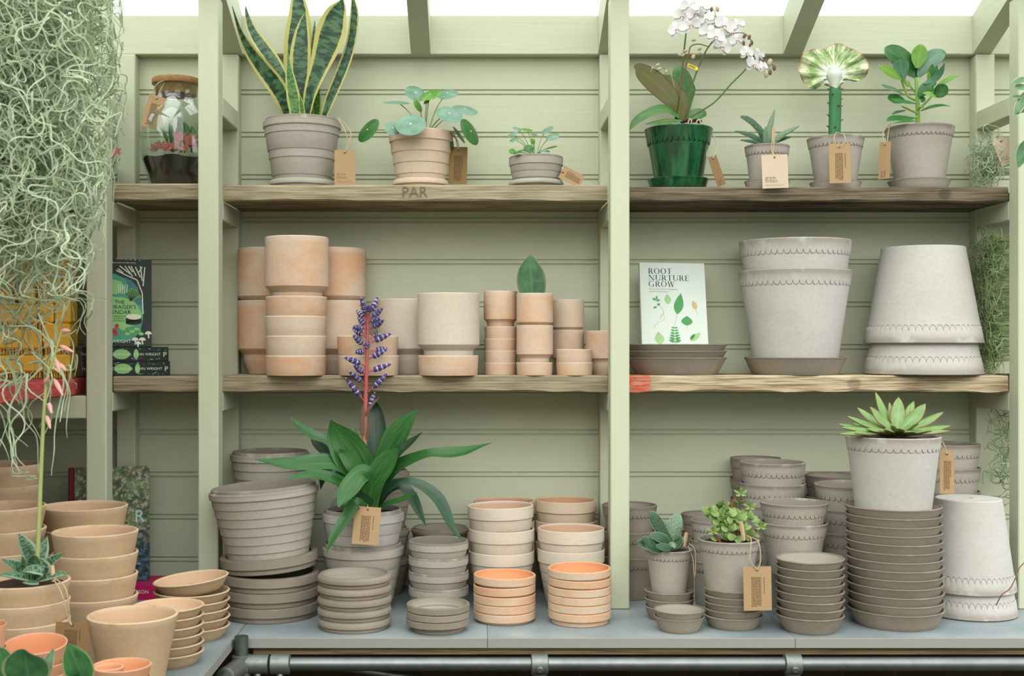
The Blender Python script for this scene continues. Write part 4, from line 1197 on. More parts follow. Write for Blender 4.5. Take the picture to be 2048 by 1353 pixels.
# gasteria, crested euphorbia, clusia
Y0 = 2.575; k = Y0 / F
z0 = shelf_saucer(1534, Y0, 45, 38, .0175, ZB, GR, 'grey saucer under the narrow-leaved gasteria pot')
H = zr_(286, Y0, 44.5) - z0
t = potted('potted_gasteria', 'small spiky gasteria in a grey pot tagged with a pale card', (X(1534, Y0), Y0, z0), scallop_pot(44.5 * k, 33 * k, H, GR, .020, 34, name='pot'), 39 * k, H - .007)
for pts, yb, yt, mk in (
    ([(955, 925, 40), (945, 860, 50), (895, 800, 48), (850, 768, 44), (810, 752, 18)], 2.575, 2.57, 'gast'),
    ([(945, 925, 36), (900, 888, 44), (840, 863, 34), (773, 846, 6)], 2.57, 2.55, 'gast'),
    ([(940, 930, 26), (880, 912, 28), (810, 904, 10)], 2.56, 2.53, 'gast'),
    ([(985, 925, 50), (992, 860, 46), (1008, 780, 32), (1030, 708, 5)], 2.585, 2.59, 'gastp'),
    ([(968, 920, 30), (968, 860, 30), (972, 815, 8)], 2.56, 2.555, 'gastp'),
    ([(1020, 915, 40), (1080, 868, 40), (1140, 836, 28), (1187, 812, 6)], 2.57, 2.56, 'gastp'),
    ([(1030, 915, 26), (1090, 893, 28), (1137, 884, 8)], 2.58, 2.57, 'gast')):
    lf(t, z2, pts, yb, yt, M[mk], (0, -1, .4), thick=.006, cup=.1)
z3 = Zf(1430, 0, .3104)
Y0 = 2.59; k = Y0 / F
z0 = shelf_saucer(1671, Y0, 51, 44, .0170, ZB, GR, 'grey saucer under the crested euphorbia pot')
H = zr_(268, Y0, 56) - z0
t = potted('potted_euphorbia', 'crested euphorbia with a ruffled fan on a thorny stem', (X(1671, Y0), Y0, z0), scallop_pot(56 * k, 39 * k, H, GR, .021, 38, name='pot'), 50 * k, H - .008)
M['eup'] = plain('euphorbia_stem', G(54, 112, 66), .5, .3, var=.12, sc=60)
M['thorn'] = plain('brown_thorn', G(120, 92, 72), .6, .2)
b = MB()
ps = spline([P(*z3(x, y), Y0) for x, y in ((766, 870), (768, 780), (770, 700), (770, 620), (772, 560))], 12)
n = 24; vs = []; uvs = []; fs = []
for i, p in enumerate(ps):
    for j in range(n):
        a = 2 * PI * j / n
        r_ = (.0125 if i < 11 else .011) * (1 + .10 * math.cos(3 * a + .6))
        vs.append(p + Vector((math.cos(a) * r_, math.sin(a) * r_, 0)))
for i in range(12):
    for j in range(n): fs.append((i * n + j, i * n + (j + 1) % n, (i + 1) * n + (j + 1) % n, (i + 1) * n + j))
fs.append(tuple(12 * n + j for j in range(n)))
b.add(vs, fs)
b.part(t, 'stem', M['eup'])
for (x, y, dx) in ((732, 665, -1), (730, 742, -1), (728, 815, -1), (812, 575, 1), (808, 640, 1), (808, 685, 1), (812, 775, 1), (760, 605, 0), (775, 820, 0), (798, 680, 0), (735, 575, -1), (715, 545, -1), (832, 515, 1), (712, 515, -1)):
    p = P(*z3(x, y), Y0 - (.0135 if dx == 0 else .003))
    b = MB(); d = Vector((dx * .0055, -.004 if dx else -.006, .0008))
    b.tube([p - d * .6, p, p + d], [.0026, .0018, .0002], 6); b.part(t, 'thorn', M['thorn'])
m = NT('euphorbia_crest')
u, v = m.uv()
cb = m.n('CombineXYZ'); m.set(cb.inputs[0], m.math('MULTIPLY', u, 42)); m.set(cb.inputs[1], m.math('MULTIPLY', v, 3))
nz = m.noise(cb.outputs[0], 1.0, 2)
col = m.mix(m.ramp(nz, .38, .62), G(206, 214, 178), G(128, 160, 92))
col = m.mix(m.math('SUBTRACT', 1.0, m.ramp(v, .02, .45)), col, G(214, 220, 206))
col = m.mix(m.math('MULTIPLY', m.ramp(v, .93, .985), 0.9), col, G(186, 140, 120))
m.bump(nz, .002, .6)
M['crest'] = m.done(col, .5, .3)
outer = [(748, 570), (712, 548), (668, 566), (640, 574), (600, 562), (566, 525), (545, 470), (540, 425), (556, 370), (590, 335), (630, 318), (672, 312), (705, 318), (735, 296), (775, 283), (812, 282), (846, 300), (872, 312), (905, 325), (945, 350), (975, 385), (990, 435), (975, 485), (940, 515), (895, 527), (858, 516), (832, 530), (796, 570)]
inner = [(762, 585), (745, 545), (725, 520), (715, 510), (715, 500), (718, 490), (722, 482), (728, 474), (735, 466), (742, 460), (748, 456), (752, 454), (756, 452), (760, 450), (766, 449), (772, 449), (778, 450), (783, 452), (788, 455), (794, 460), (800, 466), (808, 474), (814, 484), (818, 494), (820, 502), (810, 520), (795, 545), (780, 585)]
o3 = spline([Vector((x, y, 0)) for x, y in outer], 150); i3 = spline([Vector((x, y, 0)) for x, y in inner], 150)
b = MB(); vs = []; uvs = []; rows = 8
for sg in (-1, 1):
    for i in range(151):
        for r_ in range(rows + 1):
            f = r_ / rows
            q = i3[i].lerp(o3[i], f)
            dy = (.007 * math.sin(i * .52) + .010 * math.sin(i * .11)) * f ** 1.5 + sg * (.0045 - .0022 * f) + (sg * .0008 * math.sin(i * 2.1) * f)
            rr = 1 + (.02 if i % 2 else 0) * (f == 1)
            q2 = i3[i].lerp(o3[i], f * rr)
            vs.append(P(*z3(q2.x, q2.y), Y0 + dy)); uvs.append((i / 150, f))
L = 151 * (rows + 1); fs = []
for s_ in (0, 1):
    for i in range(150):
        for r_ in range(rows):
            a = s_ * L + i * (rows + 1) + r_
            q4 = (a, a + rows + 1, a + rows + 2, a + 1)
            fs.append(q4 if s_ == 0 else q4[::-1])
for i in range(150):
    for r_ in (0, rows):
        a = i * (rows + 1) + r_
        q4 = (a, L + a, L + a + rows + 1, a + rows + 1)
        fs.append(q4 if r_ == 0 else q4[::-1])
b.add(vs, fs, uvs)
b.part(t, 'crest', M['crest'])
M['pale'] = plain('whitish_crest_core', G(206, 212, 200), .6, .2, var=.12, sc=120)
b = MB(); ps = [P(*z3(x, y), Y0 - .004) for x, y in ((770, 592), (770, 560), (769, 520), (768, 480), (768, 440))]
b.tube(spline(ps, 10), [.004 + .0115 * min(1, i / 7) * (1 if i < 9 else .75) for i in range(11)], 14)
b.part(t, 'crest_core', M['pale'])

Y0 = 2.60; k = Y0 / F
z0 = shelf_saucer(1838, Y0, 60.5, 50, .0215, ZB, GR, 'grey saucer under the clusia pot')
H = zr_(245, Y0, 67) - z0
t = potted('potted_clusia', 'glossy clusia with rounded green leaves in a grey scalloped pot', (X(1839, Y0), Y0, z0), scallop_pot(67 * k, 45.5 * k, H, GR, .022, 44, name='pot'), 60 * k, H - .009)
M['cstem'] = plain('pale_green_stem', G(126, 166, 72), .5, .3, var=.1)
stem(t, z3, [(1306, 800), (1306, 700), (1302, 600), (1295, 500)], 2.60, .0048, M['cstem'], 'trunk', 10, .0032)
for pts, dy in (([(1304, 730), (1250, 705), (1205, 685)], -.01), ([(1308, 705), (1360, 660), (1395, 620), (1425, 560)], -.01), ([(1303, 650), (1250, 625), (1220, 570), (1200, 515)], .01),
                ([(1302, 640), (1340, 580), (1370, 520), (1380, 470)], .01), ([(1300, 600), (1262, 560), (1245, 520)], .015), ([(1308, 690), (1345, 690)], -.02), ([(1304, 755), (1270, 760)], -.02)):
    stem(t, z3, pts, 2.60 + dy, .0026, M['cstem'], 'branch', 8, .0018)
for pts, yb, yt, mk, fc in (
    ([(1300, 500, 30), (1250, 440, 110), (1180, 365, 140), (1120, 325, 95), (1093, 312, 20)], 2.615, 2.62, 'clus', (-.2, -1, .4)),
    ([(1303, 440, 24), (1308, 390, 88), (1320, 340, 102), (1328, 300, 56), (1330, 286, 10)], 2.60, 2.605, 'clusb', (0, -1, .2)),
    ([(1310, 495, 24), (1350, 430, 90), (1410, 370, 112), (1465, 345, 70), (1490, 345, 10)], 2.61, 2.61, 'clusd', (.2, -1, .5)),
    ([(1218, 505, 24), (1205, 460, 88), (1195, 415, 106), (1190, 378, 60), (1190, 368, 10)], 2.585, 2.575, 'clusd', (-.1, -1, .3)),
    ([(1198, 512, 16), (1150, 480, 70), (1100, 452, 74), (1065, 435, 36), (1058, 430, 8)], 2.58, 2.56, 'clusb', (-.1, -1, .5)),
    ([(1210, 605, 12), (1160, 580, 44), (1110, 565, 44), (1075, 548, 14)], 2.60, 2.58, 'clusd', (-.1, -1, .8)),
    ([(1308, 625, 20), (1350, 580, 80), (1400, 550, 84), (1425, 545, 20)], 2.575, 2.56, 'clus', (.1, -1, .5)),
    ([(1345, 540, 14), (1410, 510, 46), (1455, 460, 44), (1478, 408, 8)], 2.57, 2.555, 'clusd', (.5, -1, .3)),
    ([(1410, 620, 14), (1440, 600, 76), (1472, 570, 82), (1492, 550, 20)], 2.585, 2.575, 'clus', (.2, -1, .3)),
    ([(1435, 550, 12), (1480, 525, 36), (1530, 500, 32), (1572, 488, 8)], 2.585, 2.575, 'clusb', (.1, -1, .6)),
    ([(1340, 600, 12), (1380, 605, 40), (1425, 630, 12)], 2.56, 2.55, 'clusb', (.1, -1, .6)),
    ([(1295, 668, 12), (1230, 658, 56), (1170, 650, 54), (1133, 642, 14)], 2.575, 2.55, 'clus', (0, -.7, .8)),
    ([(1230, 655, 14), (1180, 640, 70), (1135, 640, 66), (1116, 640, 16)], 2.605, 2.59, 'clus', (-.1, -1, .4)),
    ([(1325, 715, 12), (1390, 692, 50), (1460, 680, 42), (1518, 686, 6)], 2.575, 2.55, 'clus', (.1, -.7, 1)),
    ([(1285, 760, 16), (1220, 765, 64), (1150, 765, 60), (1108, 780, 14)], 2.565, 2.54, 'clus', (0, -.8, .8)),
    ([(1282, 780, 10), (1220, 785, 26), (1148, 795, 8)], 2.555, 2.53, 'clus', (0, -.6, 1)),
    ([(1225, 712, 10), (1180, 722, 34), (1140, 738, 8)], 2.59, 2.57, 'clus', (0, -.7, 1)),
    ([(1376, 530, 10), (1378, 490, 26), (1372, 460, 8)], 2.575, 2.57, 'clusb', (0, -1, .2)),
    ([(1412, 500, 12), (1425, 460, 30), (1432, 425, 6)], 2.59, 2.59, 'clus', (.4, -1, .2)),
    ([(1245, 560, 12), (1215, 510, 26), (1235, 480, 8)], 2.60, 2.60, 'clusb', (0, -1, .2)),
    ([(1322, 600, 10), (1335, 640, 40), (1330, 660, 10)], 2.58, 2.57, 'clus', (0, -1, .3)),
    ([(1260, 470, 12), (1255, 420, 50), (1245, 360, 50), (1225, 325, 10)], 2.63, 2.64, 'clusd', (0, -1, .2)),
    ([(1390, 520, 14), (1400, 470, 60), (1415, 430, 50), (1420, 410, 10)], 2.60, 2.61, 'clus', (.2, -1, .2))):
    lf(t, z3, pts, yb, yt, M[mk], fc, thick=.002, cup=.1)

# single snake plant leaf standing in the small cylinder pot
z7 = Zf(790, 420, .34)
Yl = 2.558
me = cyl_pot(36.5 * Yl / F, .0962, PK, .031, name='pot')
t = potted('potted_snake_leaf', 'single snake plant leaf standing in a small terracotta cylinder pot', (X(1069.5, Yl), Yl, ZS2 + .0065 + .0652 + .0004), me, .030, .082)
lf(t, z7, [(808, 540, 120), (806, 480, 158), (801, 420, 172), (797, 360, 150), (797, 310, 90), (800, 262, 6)], 2.562, 2.566, leafmat('whale_fin_leaf', G(40, 92, 50), G(76, 128, 74), 'plain', G(120, 130, 84), .4, .08), (0, -1, .05), thick=.003, cup=.15, nv=20)
# ------------------------------------------------------------------ plants on the worktop
# bromeliad with a purple flower spike
z8 = Zf(400, 780, .4234)
YB = 2.49; kB = YB / F
zbr = ZT + .068
t = potted('potted_bromeliad', 'large bromeliad with arching green leaves and a purple flower spike', (X(726, YB), YB, zbr),
           ring_pot(82 * kB, 55 * kB, HB, GW, .024, 5, .0022, lip=True, name='pot', pitch=.068), 73 * kB, HB - .010)
BR, BD = M['brom'], M['bromd']
for pts, yb, yt, mt, fc in (
    ([(810, 560, 70), (785, 470, 110), (735, 395, 96), (650, 350, 78), (560, 342, 88), (470, 352, 78), (380, 348, 58), (310, 338, 26), (256, 329, 3)], 2.47, 2.36, BR, ((0, -1, .5), (-.1, -1, .8))),
    ([(760, 520, 50), (720, 400, 66), (660, 300, 52), (600, 240, 44), (530, 212, 48), (475, 175, 36), (440, 145, 20), (424, 124, 3)], 2.52, 2.50, BR, ((.2, -1, .4), (.4, -1, .5))),
    ([(800, 540, 80), (775, 440, 130), (735, 350, 170), (690, 280, 168), (650, 215, 120), (628, 170, 50), (617, 143, 4)], 2.46, 2.42, BR, ((.3, -1, .4), (-.1, -1, .5))),
    ([(820, 520, 60), (825, 400, 90), (835, 280, 96), (836, 180, 86), (832, 110, 62), (822, 62, 26), (815, 40, 4)], 2.55, 2.60, BD, (0, -1, .2)),
    ([(825, 520, 70), (850, 400, 90), (880, 310, 110), (930, 220, 126), (975, 160, 88), (1005, 120, 40), (1029, 91, 3)], 2.50, 2.50, BR, ((-.3, -1, .5), (-.5, -1, .4))),
    ([(835, 510, 60), (870, 380, 70), (930, 300, 70), (985, 258, 52), (1025, 225, 28), (1050, 200, 3)], 2.47, 2.44, BD, ((-.3, -1, .6), (0, -.6, 1))),
    ([(835, 520, 60), (870, 430, 76), (930, 365, 72), (1010, 325, 60), (1090, 300, 50), (1180, 300, 66), (1260, 290, 52), (1320, 270, 24), (1378, 251, 3)], 2.48, 2.42, BR, ((-.2, -1, .7), (.1, -.8, .9))),
    ([(815, 520, 70), (800, 440, 100), (775, 400, 100), (742, 420, 96), (705, 470, 96), (675, 520, 60), (654, 556, 4)], 2.43, 2.33, BR, ((.2, -1, .6), (-.2, -1, .3))),
    ([(770, 560, 50), (735, 540, 66), (700, 590, 62), (660, 650, 52), (625, 710, 34), (598, 772, 3)], 2.40, 2.34, BR, ((-.2, -1, .5), (-.5, -1, .1))),
    ([(830, 540, 50), (880, 470, 52), (960, 432, 36), (1040, 450, 50), (1110, 500, 64), (1150, 560, 62), (1180, 630, 46), (1210, 680, 26), (1244, 714, 3)], 2.45, 2.37, BD, ((.1, -1, .8), (.8, -1, .1))),
    ([(835, 550, 40), (880, 480, 46), (945, 452, 48), (995, 500, 56), (1030, 570, 44), (1066, 642, 3)], 2.48, 2.44, BD, ((.1, -1, .8), (.6, -1, .1))),
    ([(830, 570, 40), (890, 540, 46), (960, 518, 44), (1028, 486, 3)], 2.44, 2.36, BR, (.1, -.8, .9)),
    ([(770, 540, 50), (710, 470, 66), (640, 425, 56), (560, 402, 52), (490, 404, 36), (408, 424, 3)], 2.45, 2.36, BR, ((-.1, -1, .7), (-.3, -1, .4))),
    ([(780, 530, 50), (720, 440, 70), (650, 380, 62), (590, 400, 54), (570, 470, 3)], 2.50, 2.50, BD, (-.3, -1, .5)),
    ([(770, 530, 60), (710, 430, 80), (650, 340, 66), (590, 290, 54), (545, 245, 44), (520, 192, 3)], 2.54, 2.54, BD, ((.3, -1, .4), (.5, -1, .3))),
    ([(800, 560, 80), (805, 480, 110), (835, 410, 116), (880, 350, 110), (915, 305, 70), (935, 280, 20)], 2.42, 2.40, BR, ((0, -1, .5), (-.3, -1, .5))),
    ([(790, 560, 80), (770, 460, 110), (745, 390, 90), (700, 330, 70), (670, 300, 40), (660, 280, 8)], 2.44, 2.42, BR, (.1, -1, .4)),
    ([(800, 560, 60), (770, 420, 74), (755, 320, 62), (735, 230, 40), (720, 180, 6)], 2.51, 2.52, BR, (.1, -1, .2)),
    ([(810, 560, 70), (760, 520, 70), (690, 480, 50), (640, 520, 36), (620, 560, 3)], 2.42, 2.38, BD, (-.3, -1, .4))):
    lf(t, z8, pts, yb, yt, mt, fc, thick=.0022, cup=.22, nv=24)
z6 = Zf(430, 420, .34)
m = NT('spike_stem'); cs = m.coord('Object', rand=False); s_ = m.n('SeparateXYZ'); m.set(s_.inputs[0], cs)
M['spk'] = m.done(m.mix(m.ramp(s_.outputs[2], .20, .40), G(156, 124, 92), G(172, 84, 80)), .5, .3)
stem(t, z6, [(885, 1500), (878, 1330), (884, 1200), (888, 1050), (893, 900), (897, 760), (900, 610)], 2.47, .0050, M['spk'], 'flower_stalk', 10, .0030)
for pts in ([(870, 1330, 22), (866, 1260, 30), (868, 1190, 24), (866, 1150, 3)], [(892, 1350, 16), (905, 1290, 20), (930, 1230, 3)], [(888, 1210, 16), (915, 1160, 20), (970, 1100, 3)]):
    lf(t, z6, pts, 2.465, 2.455, M['budr'], (0, -1, .2), 'bract', thick=.001)
m = NT('purple_spikelet'); u, v = m.uv()
wv = m.math('ADD', m.math('SINE', m.math('MULTIPLY', v, 34)), m.math('MULTIPLY', m.math('SUBTRACT', m.noise(m.coord(rand=True), 260, 2), .5), 2.6)); 
c1 = m.mix(m.ramp(wv, .35, .85), G(62, 54, 100), G(176, 170, 192))
M['purp'] = m.done(m.mix(m.math('SUBTRACT', 1.0, m.ramp(v, .12, .34)), c1, G(176, 72, 88)), .5, .3)
for (x0, y0, x1, y1) in ((897, 640, 856, 513), (903, 625, 960, 508), (892, 650, 829, 590), (890, 690, 838, 625), (912, 640, 992, 575), (915, 700, 995, 648), (887, 700, 804, 690), (882, 745, 808, 700), (882, 805, 808, 733),
                         (908, 785, 1043, 725), (892, 832, 818, 838), (920, 830, 1022, 815), (897, 882, 1018, 818), (888, 918, 752, 865), (884, 972, 812, 908), (893, 956, 1043, 905), (886, 1028, 782, 948), (880, 1128, 765, 985), (903, 1072, 1018, 958), (900, 1190, 940, 1072), (880, 830, 905, 770), (905, 600, 915, 560), (920, 740, 980, 735), (905, 660, 975, 640)):
    a, c = P(*z6(x0, y0), 2.468), P(*z6(x1, y1), 2.468 + rnd.uniform(-.035, .02))
    d = c - a; n_ = 16
    pts = [a + d * (i / n_) for i in range(n_ + 1)]
    rr = []
    for i in range(n_ + 1):
        f = i / n_
        env = .0014 if f < .22 else .0050 * math.sin(PI * min(1, (f - .1) / .9) ** .8) + .0008
        rr.append(env * (1 + .22 * math.cos(i * 2.4)))
    b = MB(); b.tube(pts, rr, 8); b.part(t, 'flower_branch', M['purp'])

# echeveria on the tall saucer stack
zE = Zf(1600, 760, .438)
ztE = ZT + 12 * pE + .0075
Y0 = YE; k = Y0 / F
H = zr_(879, Y0, 92) - ztE
t = potted('potted_echeveria', 'light green echeveria rosette in a large grey scalloped pot on stacked saucers', (X(1786, Y0), Y0, ztE),
           scallop_pot(92 * k, 71 * k, H, GW, .026, 40, t=.006, name='pot'), 83 * k, H - .006)
EC = M['ech']
cE = (440, 245)
for (tx, ty, w_, dy) in ((450, 80, 66, .02), (408, 104, 34, .03), (502, 112, 30, .03), (520, 98, 44, .04), (345, 57, 40, .06), (262, 128, 48, .03), (318, 124, 70, -.02), (573, 110, 62, .0), (656, 148, 46, -.02), (214, 167, 44, -.03), (172, 203, 40, -.02),
                         (186, 218, 34, -.05), (180, 249, 34, -.07), (300, 225, 40, -.07), (365, 236, 46, -.08), (690, 212, 40, -.04), (686, 236, 38, -.06), (541, 200, 50, -.06), (390, 228, 44, -.085), (528, 240, 44, -.085), (600, 235, 38, -.08), (250, 245, 34, -.085), (460, 225, 48, -.08), (425, 210, 44, -.05), (640, 222, 36, .02), (240, 200, 36, .05)):
    bx, by = cE[0] + (tx - cE[0]) * .12, cE[1] + (ty - cE[1]) * .05
    mx, my = bx + (tx - bx) * .6, by + (ty - by) * .52
    pts = [(bx, by + 8, w_ * .7), (bx + (tx - bx) * .3, by + (ty - by) * .28, w_ * .88), (mx, my, w_), (bx + (tx - bx) * .85, by + (ty - by) * .82, w_ * .62), (tx, ty, 3)]
    lf(t, zE, pts, Y0 - .005 + dy * .2, Y0 + dy, EC, (0, -.7, 1), thick=.007, cup=.16)

# jade plant
zj = Zf(1230, 860, .3643)
YT_ = tablespot(1264, 47); k = YT_ / F
zT2 = zfront(1187, YT_, 59 * k); zT1 = zfront(1242, YT_, 59 * k)
zst = ZT + (zT2 - zT1) + .0095
H = zr_(1088, YT_, 61) - zst
t = potted('potted_jade', 'small-leaved jade plant with red-brown stems in a grey pot', (X(1457, YT_), YT_, zst), scallop_pot(61 * k, 42 * k, H, GR, .021, 38, name='pot'), 54 * k, H - .006)
stems = [[(620, 640), (605, 540), (570, 470), (520, 455)], [(650, 640), (630, 540), (600, 480), (585, 430)], [(655, 640), (650, 500), (640, 410), (690, 352)], [(685, 640), (690, 550), (715, 470), (740, 425)], [(730, 640), (745, 590), (780, 545), (800, 535)], [(590, 640), (560, 590), (540, 560)], [(665, 640), (670, 590), (685, 520)]]
lr_ = random.Random(5); nl = 0
for q, st in enumerate(stems):
    dy = lr_.uniform(-.025, .02)
    stem(t, zj, [(x, y, dy) for x, y in st], YT_, .0026, M['jstem'], 'stem', 8, .0014)
    sp = spline([Vector((x, y, 0)) for x, y in st], 20)
    for i in range(5, 21):
        if nl >= 64: break
        for sd in ((-1, 1) if i > 6 else (1,)):
            if nl >= 64: break
            p_ = sp[i]; L = lr_.uniform(40, 64); an = lr_.uniform(-.3, 1.1)
            ex, ey = p_.x + sd * L * math.cos(an), p_.y - L * .62 * math.sin(an) + 6
            w_ = lr_.uniform(34, 50); d2 = lr_.uniform(-.016, .008)
            lf(t, zj, [(p_.x, p_.y, 6), (p_.x + (ex - p_.x) * .35, p_.y + (ey - p_.y) * .4, w_ * .8), (p_.x + (ex - p_.x) * .75, p_.y + (ey - p_.y) * .8, w_), (ex, ey, 8)], YT_ + dy, YT_ + dy + d2, M['jade'], (lr_.uniform(-.4, .4), -.8, lr_.uniform(.3, 1)), thick=.0028, cup=.05, nu=2, nv=6)
            nl += 1
    x, y = st[-1]
    for an in (20, 90, 160, 230, 310):
        a = math.radians(an)
        lf(t, zj, [(x, y, 6), (x + 14 * math.cos(a), y - 10 * math.sin(a) - 4, 20), (x + 30 * math.cos(a), y - 20 * math.sin(a) - 8, 24), (x + 38 * math.cos(a), y - 26 * math.sin(a) - 8, 6)], YT_ + dy, YT_ + dy - .006, M['jade'], (0, -.7, 1), thick=.0026, nu=2, nv=6, name='leaf')

b = MB()
scj = .3643 * YT_ / F
for i in range(90):
    q = lr_.random()
    x, y = lr_.gauss(650, 62), lr_.uniform(400, 612)
    if abs(x - 650) > 60 + (y - 380) * .42: continue
    a = lr_.uniform(0, 6.28); L = lr_.uniform(34, 54); dY = lr_.uniform(-.03, .02)
    pts = [P(*zj(x + L * t_ * math.cos(a), y - L * t_ * .6 * math.sin(a)), YT_ + dY - .008 * t_) for t_ in (0, .4, .8, 1)]
    b.leaf(pts, [.002, 36 * scj, 40 * scj, .003], (lr_.uniform(-.5, .5), -.8, lr_.uniform(.2, 1)), .0026, .05, 2, 6)
o = b.part(t, 'leaves', M['jade']); o['kind'] = 'stuff'
# little gasteria on three saucers
Yq = 2.404; k = Yq / F
zq1, zq0 = zfront(1190, Yq, 50 * k), ZT + .0245
zst = ZT + (zq1 - zq0) + .0072
H = zr_(1106, Yq, 47.5) - zst
t = potted('potted_gasteria', 'little gasteria with thick speckled leaves in a grey pot on three saucers', (X(1338, Yq), Yq, zst), scallop_pot(47.5 * k, 32 * k, H, GR, .018, 36, name='pot'), 42 * k, H - .005)
for pts, yb, yt, mk in (
    ([(300, 640, 60), (275, 590, 66), (235, 520, 74), (205, 475, 64), (188, 462, 22)], 2.40, 2.39, 'gast'), ([(290, 640, 40), (280, 560, 40), (268, 500, 10)], 2.42, 2.43, 'gastp'),
    ([(300, 640, 50), (312, 570, 70), (335, 500, 76), (347, 462, 28)], 2.41, 2.42, 'gastp'), ([(300, 640, 50), (260, 600, 64), (215, 588, 50), (190, 592, 14)], 2.38, 2.36, 'gast'),
    ([(280, 650, 50), (215, 632, 60), (160, 628, 62), (122, 625, 22)], 2.38, 2.35, 'gast'), ([(265, 655, 40), (215, 650, 60), (170, 610, 50), (150, 598, 12)], 2.37, 2.35, 'gast'),
    ([(300, 650, 40), (260, 645, 46), (222, 638, 12)], 2.36, 2.345, 'gast'), ([(300, 650, 40), (340, 625, 50), (350, 595, 36), (325, 580, 8)], 2.39, 2.385, 'gast'), ([(320, 650, 36), (365, 620, 36), (380, 585, 8)], 2.41, 2.41, 'gastp'),
    ([(290, 655, 30), (315, 635, 40), (330, 650, 10)], 2.365, 2.35, 'gastp')):
    lf(t, zj, pts, yb, yt, M[mk], (0, -1, .6), thick=.006, cup=.12)

# banded aloe with its tall flower stalk on the left worktop
zl_ = Zf(0, 880, .3496)
Ya = 1.85; k = Ya / F
za = ZT + 2 * ((zfront(1219, Ya, 92 * k) - ZT - .12)) + .0004
H = zr_(1179, Ya, 92) - za
t = potted('potted_aloe', 'banded aloe with a tall thin flower stalk in a buff pot', (X(45, Ya), Ya, za), cone_pot(92 * k, 62 * k, H, BO, .005, name='pot'), 84 * k, H - .008)
AL = M['aloe']
for pts, yb, yt, fc in (
    ([(205, 760, 60), (190, 690, 92), (165, 630, 92), (135, 580, 60), (108, 536, 4)], 1.87, 1.88, (0, -1, .3)), ([(215, 760, 60), (230, 680, 84), (252, 620, 62), (270, 552, 4)], 1.87, 1.89, (0, -1, .3)),
    ([(225, 770, 60), (270, 715, 72), (325, 675, 44), (374, 648, 4)], 1.85, 1.84, (0, -1, .5)), ([(200, 780, 60), (130, 745, 80), (70, 712, 60), (12, 684, 4)], 1.85, 1.82, (0, -1, .6)),
    ([(190, 790, 60), (200, 740, 118), (205, 690, 110), (200, 662, 30)], 1.82, 1.80, (0, -1, .6)), ([(215, 790, 60), (245, 755, 70), (180, 745, 60), (125, 755, 6)], 1.81, 1.79, (0, -.8, .8)),
    ([(225, 800, 60), (290, 785, 62), (345, 772, 48), (388, 770, 4)], 1.81, 1.80, (0, -.7, 1)), ([(190, 800, 60), (110, 785, 60), (40, 775, 44), (-10, 780, 4)], 1.81, 1.78, (0, -.7, 1)),
    ([(215, 820, 40), (170, 822, 36), (128, 818, 4)], 1.80, 1.785, (0, -.7, 1)), ([(230, 780, 60), (250, 740, 84), (235, 700, 50), (225, 680, 8)], 1.83, 1.82, (.2, -1, .5)),
    ([(180, 790, 50), (150, 735, 66), (140, 690, 40), (130, 665, 6)], 1.84, 1.83, (-.3, -1, .4))):
    lf(t, zl_, pts, yb, yt, AL, fc, thick=.006, cup=.2)
IP = lambda x, y: (x, y)
M['stalk'] = plain('flower_stalk_green', G(150, 160, 100), .5, .3, var=.1)
M['pbud'] = plain('pink_green_bud', G(196, 150, 136), .5, .3, var=.15, sc=120)
stem(t, IP, [(74, 1120), (76, 1090), (84, 900), (89, 812), (94, 760), (106, 722), (124, 660)], 1.84, .0037, M['stalk'], 'flower_stalk', 10, .0012)
for (x0, y0, x1, y1) in ((108, 758, 126, 792), (98, 806, 103, 828), (93, 832, 101, 858), (118, 728, 132, 742), (120, 692, 148, 705), (124, 662, 140, 662), (90, 768, 98, 752), (112, 720, 120, 745)):
    a, c = P(x0, y0, 1.835), P(x1, y1, 1.825); d = c - a
    b = MB(); b.tube([a + d * (i / 8) for i in range(9)], [.001 + .0026 * math.sin(PI * (i / 8) ** .7) for i in range(9)], 8); b.part(t, 'flower_bud', M['pbud'])

# dark round-leaved plant at the very front
zb_ = Zf(0, 1100, .187)
Yh = 1.50; k = Yh / F
t = potted('potted_round_leaf_plant', 'dark green round-leaved plant at the bottom left corner of the picture', (X(75, Yh), Yh, ZT), cone_pot(60 * k, 44 * k, .075, HT, .004, name='pot'), 52 * k, .066)
for pts, yb, yt, mk in (
    ([(330, 1560, 30), (310, 1450, 330), (295, 1300, 520), (280, 1180, 470), (270, 1105, 250), (268, 1068, 20)], 1.49, 1.47, 'hoya'), ([(560, 1600, 30), (860, 1400, 250), (830, 1240, 320), (775, 1110, 220), (745, 1040, 90), (735, 1012, 10)], 1.50, 1.50, 'hoya'),
    ([(450, 1560, 20), (500, 1300, 110), (535, 1160, 90), (580, 1052, 6)], 1.53, 1.55, 'hoya'), ([(250, 1560, 30), (60, 1320, 260), (20, 1180, 240), (-10, 1090, 140), (-30, 1045, 10)], 1.52, 1.53, 'hoya'),
    ([(300, 1560, 30), (-60, 1450, 200), (-160, 1380, 200), (-260, 1350, 10)], 1.50, 1.50, 'hoya'), ([(450, 1560, 30), (700, 1480, 200), (900, 1480, 180), (1050, 1500, 10)], 1.49, 1.46, 'hoya')):
    lf(t, zb_, pts, yb, yt, M[mk], (0, -1, .35), thick=.002, cup=.12)

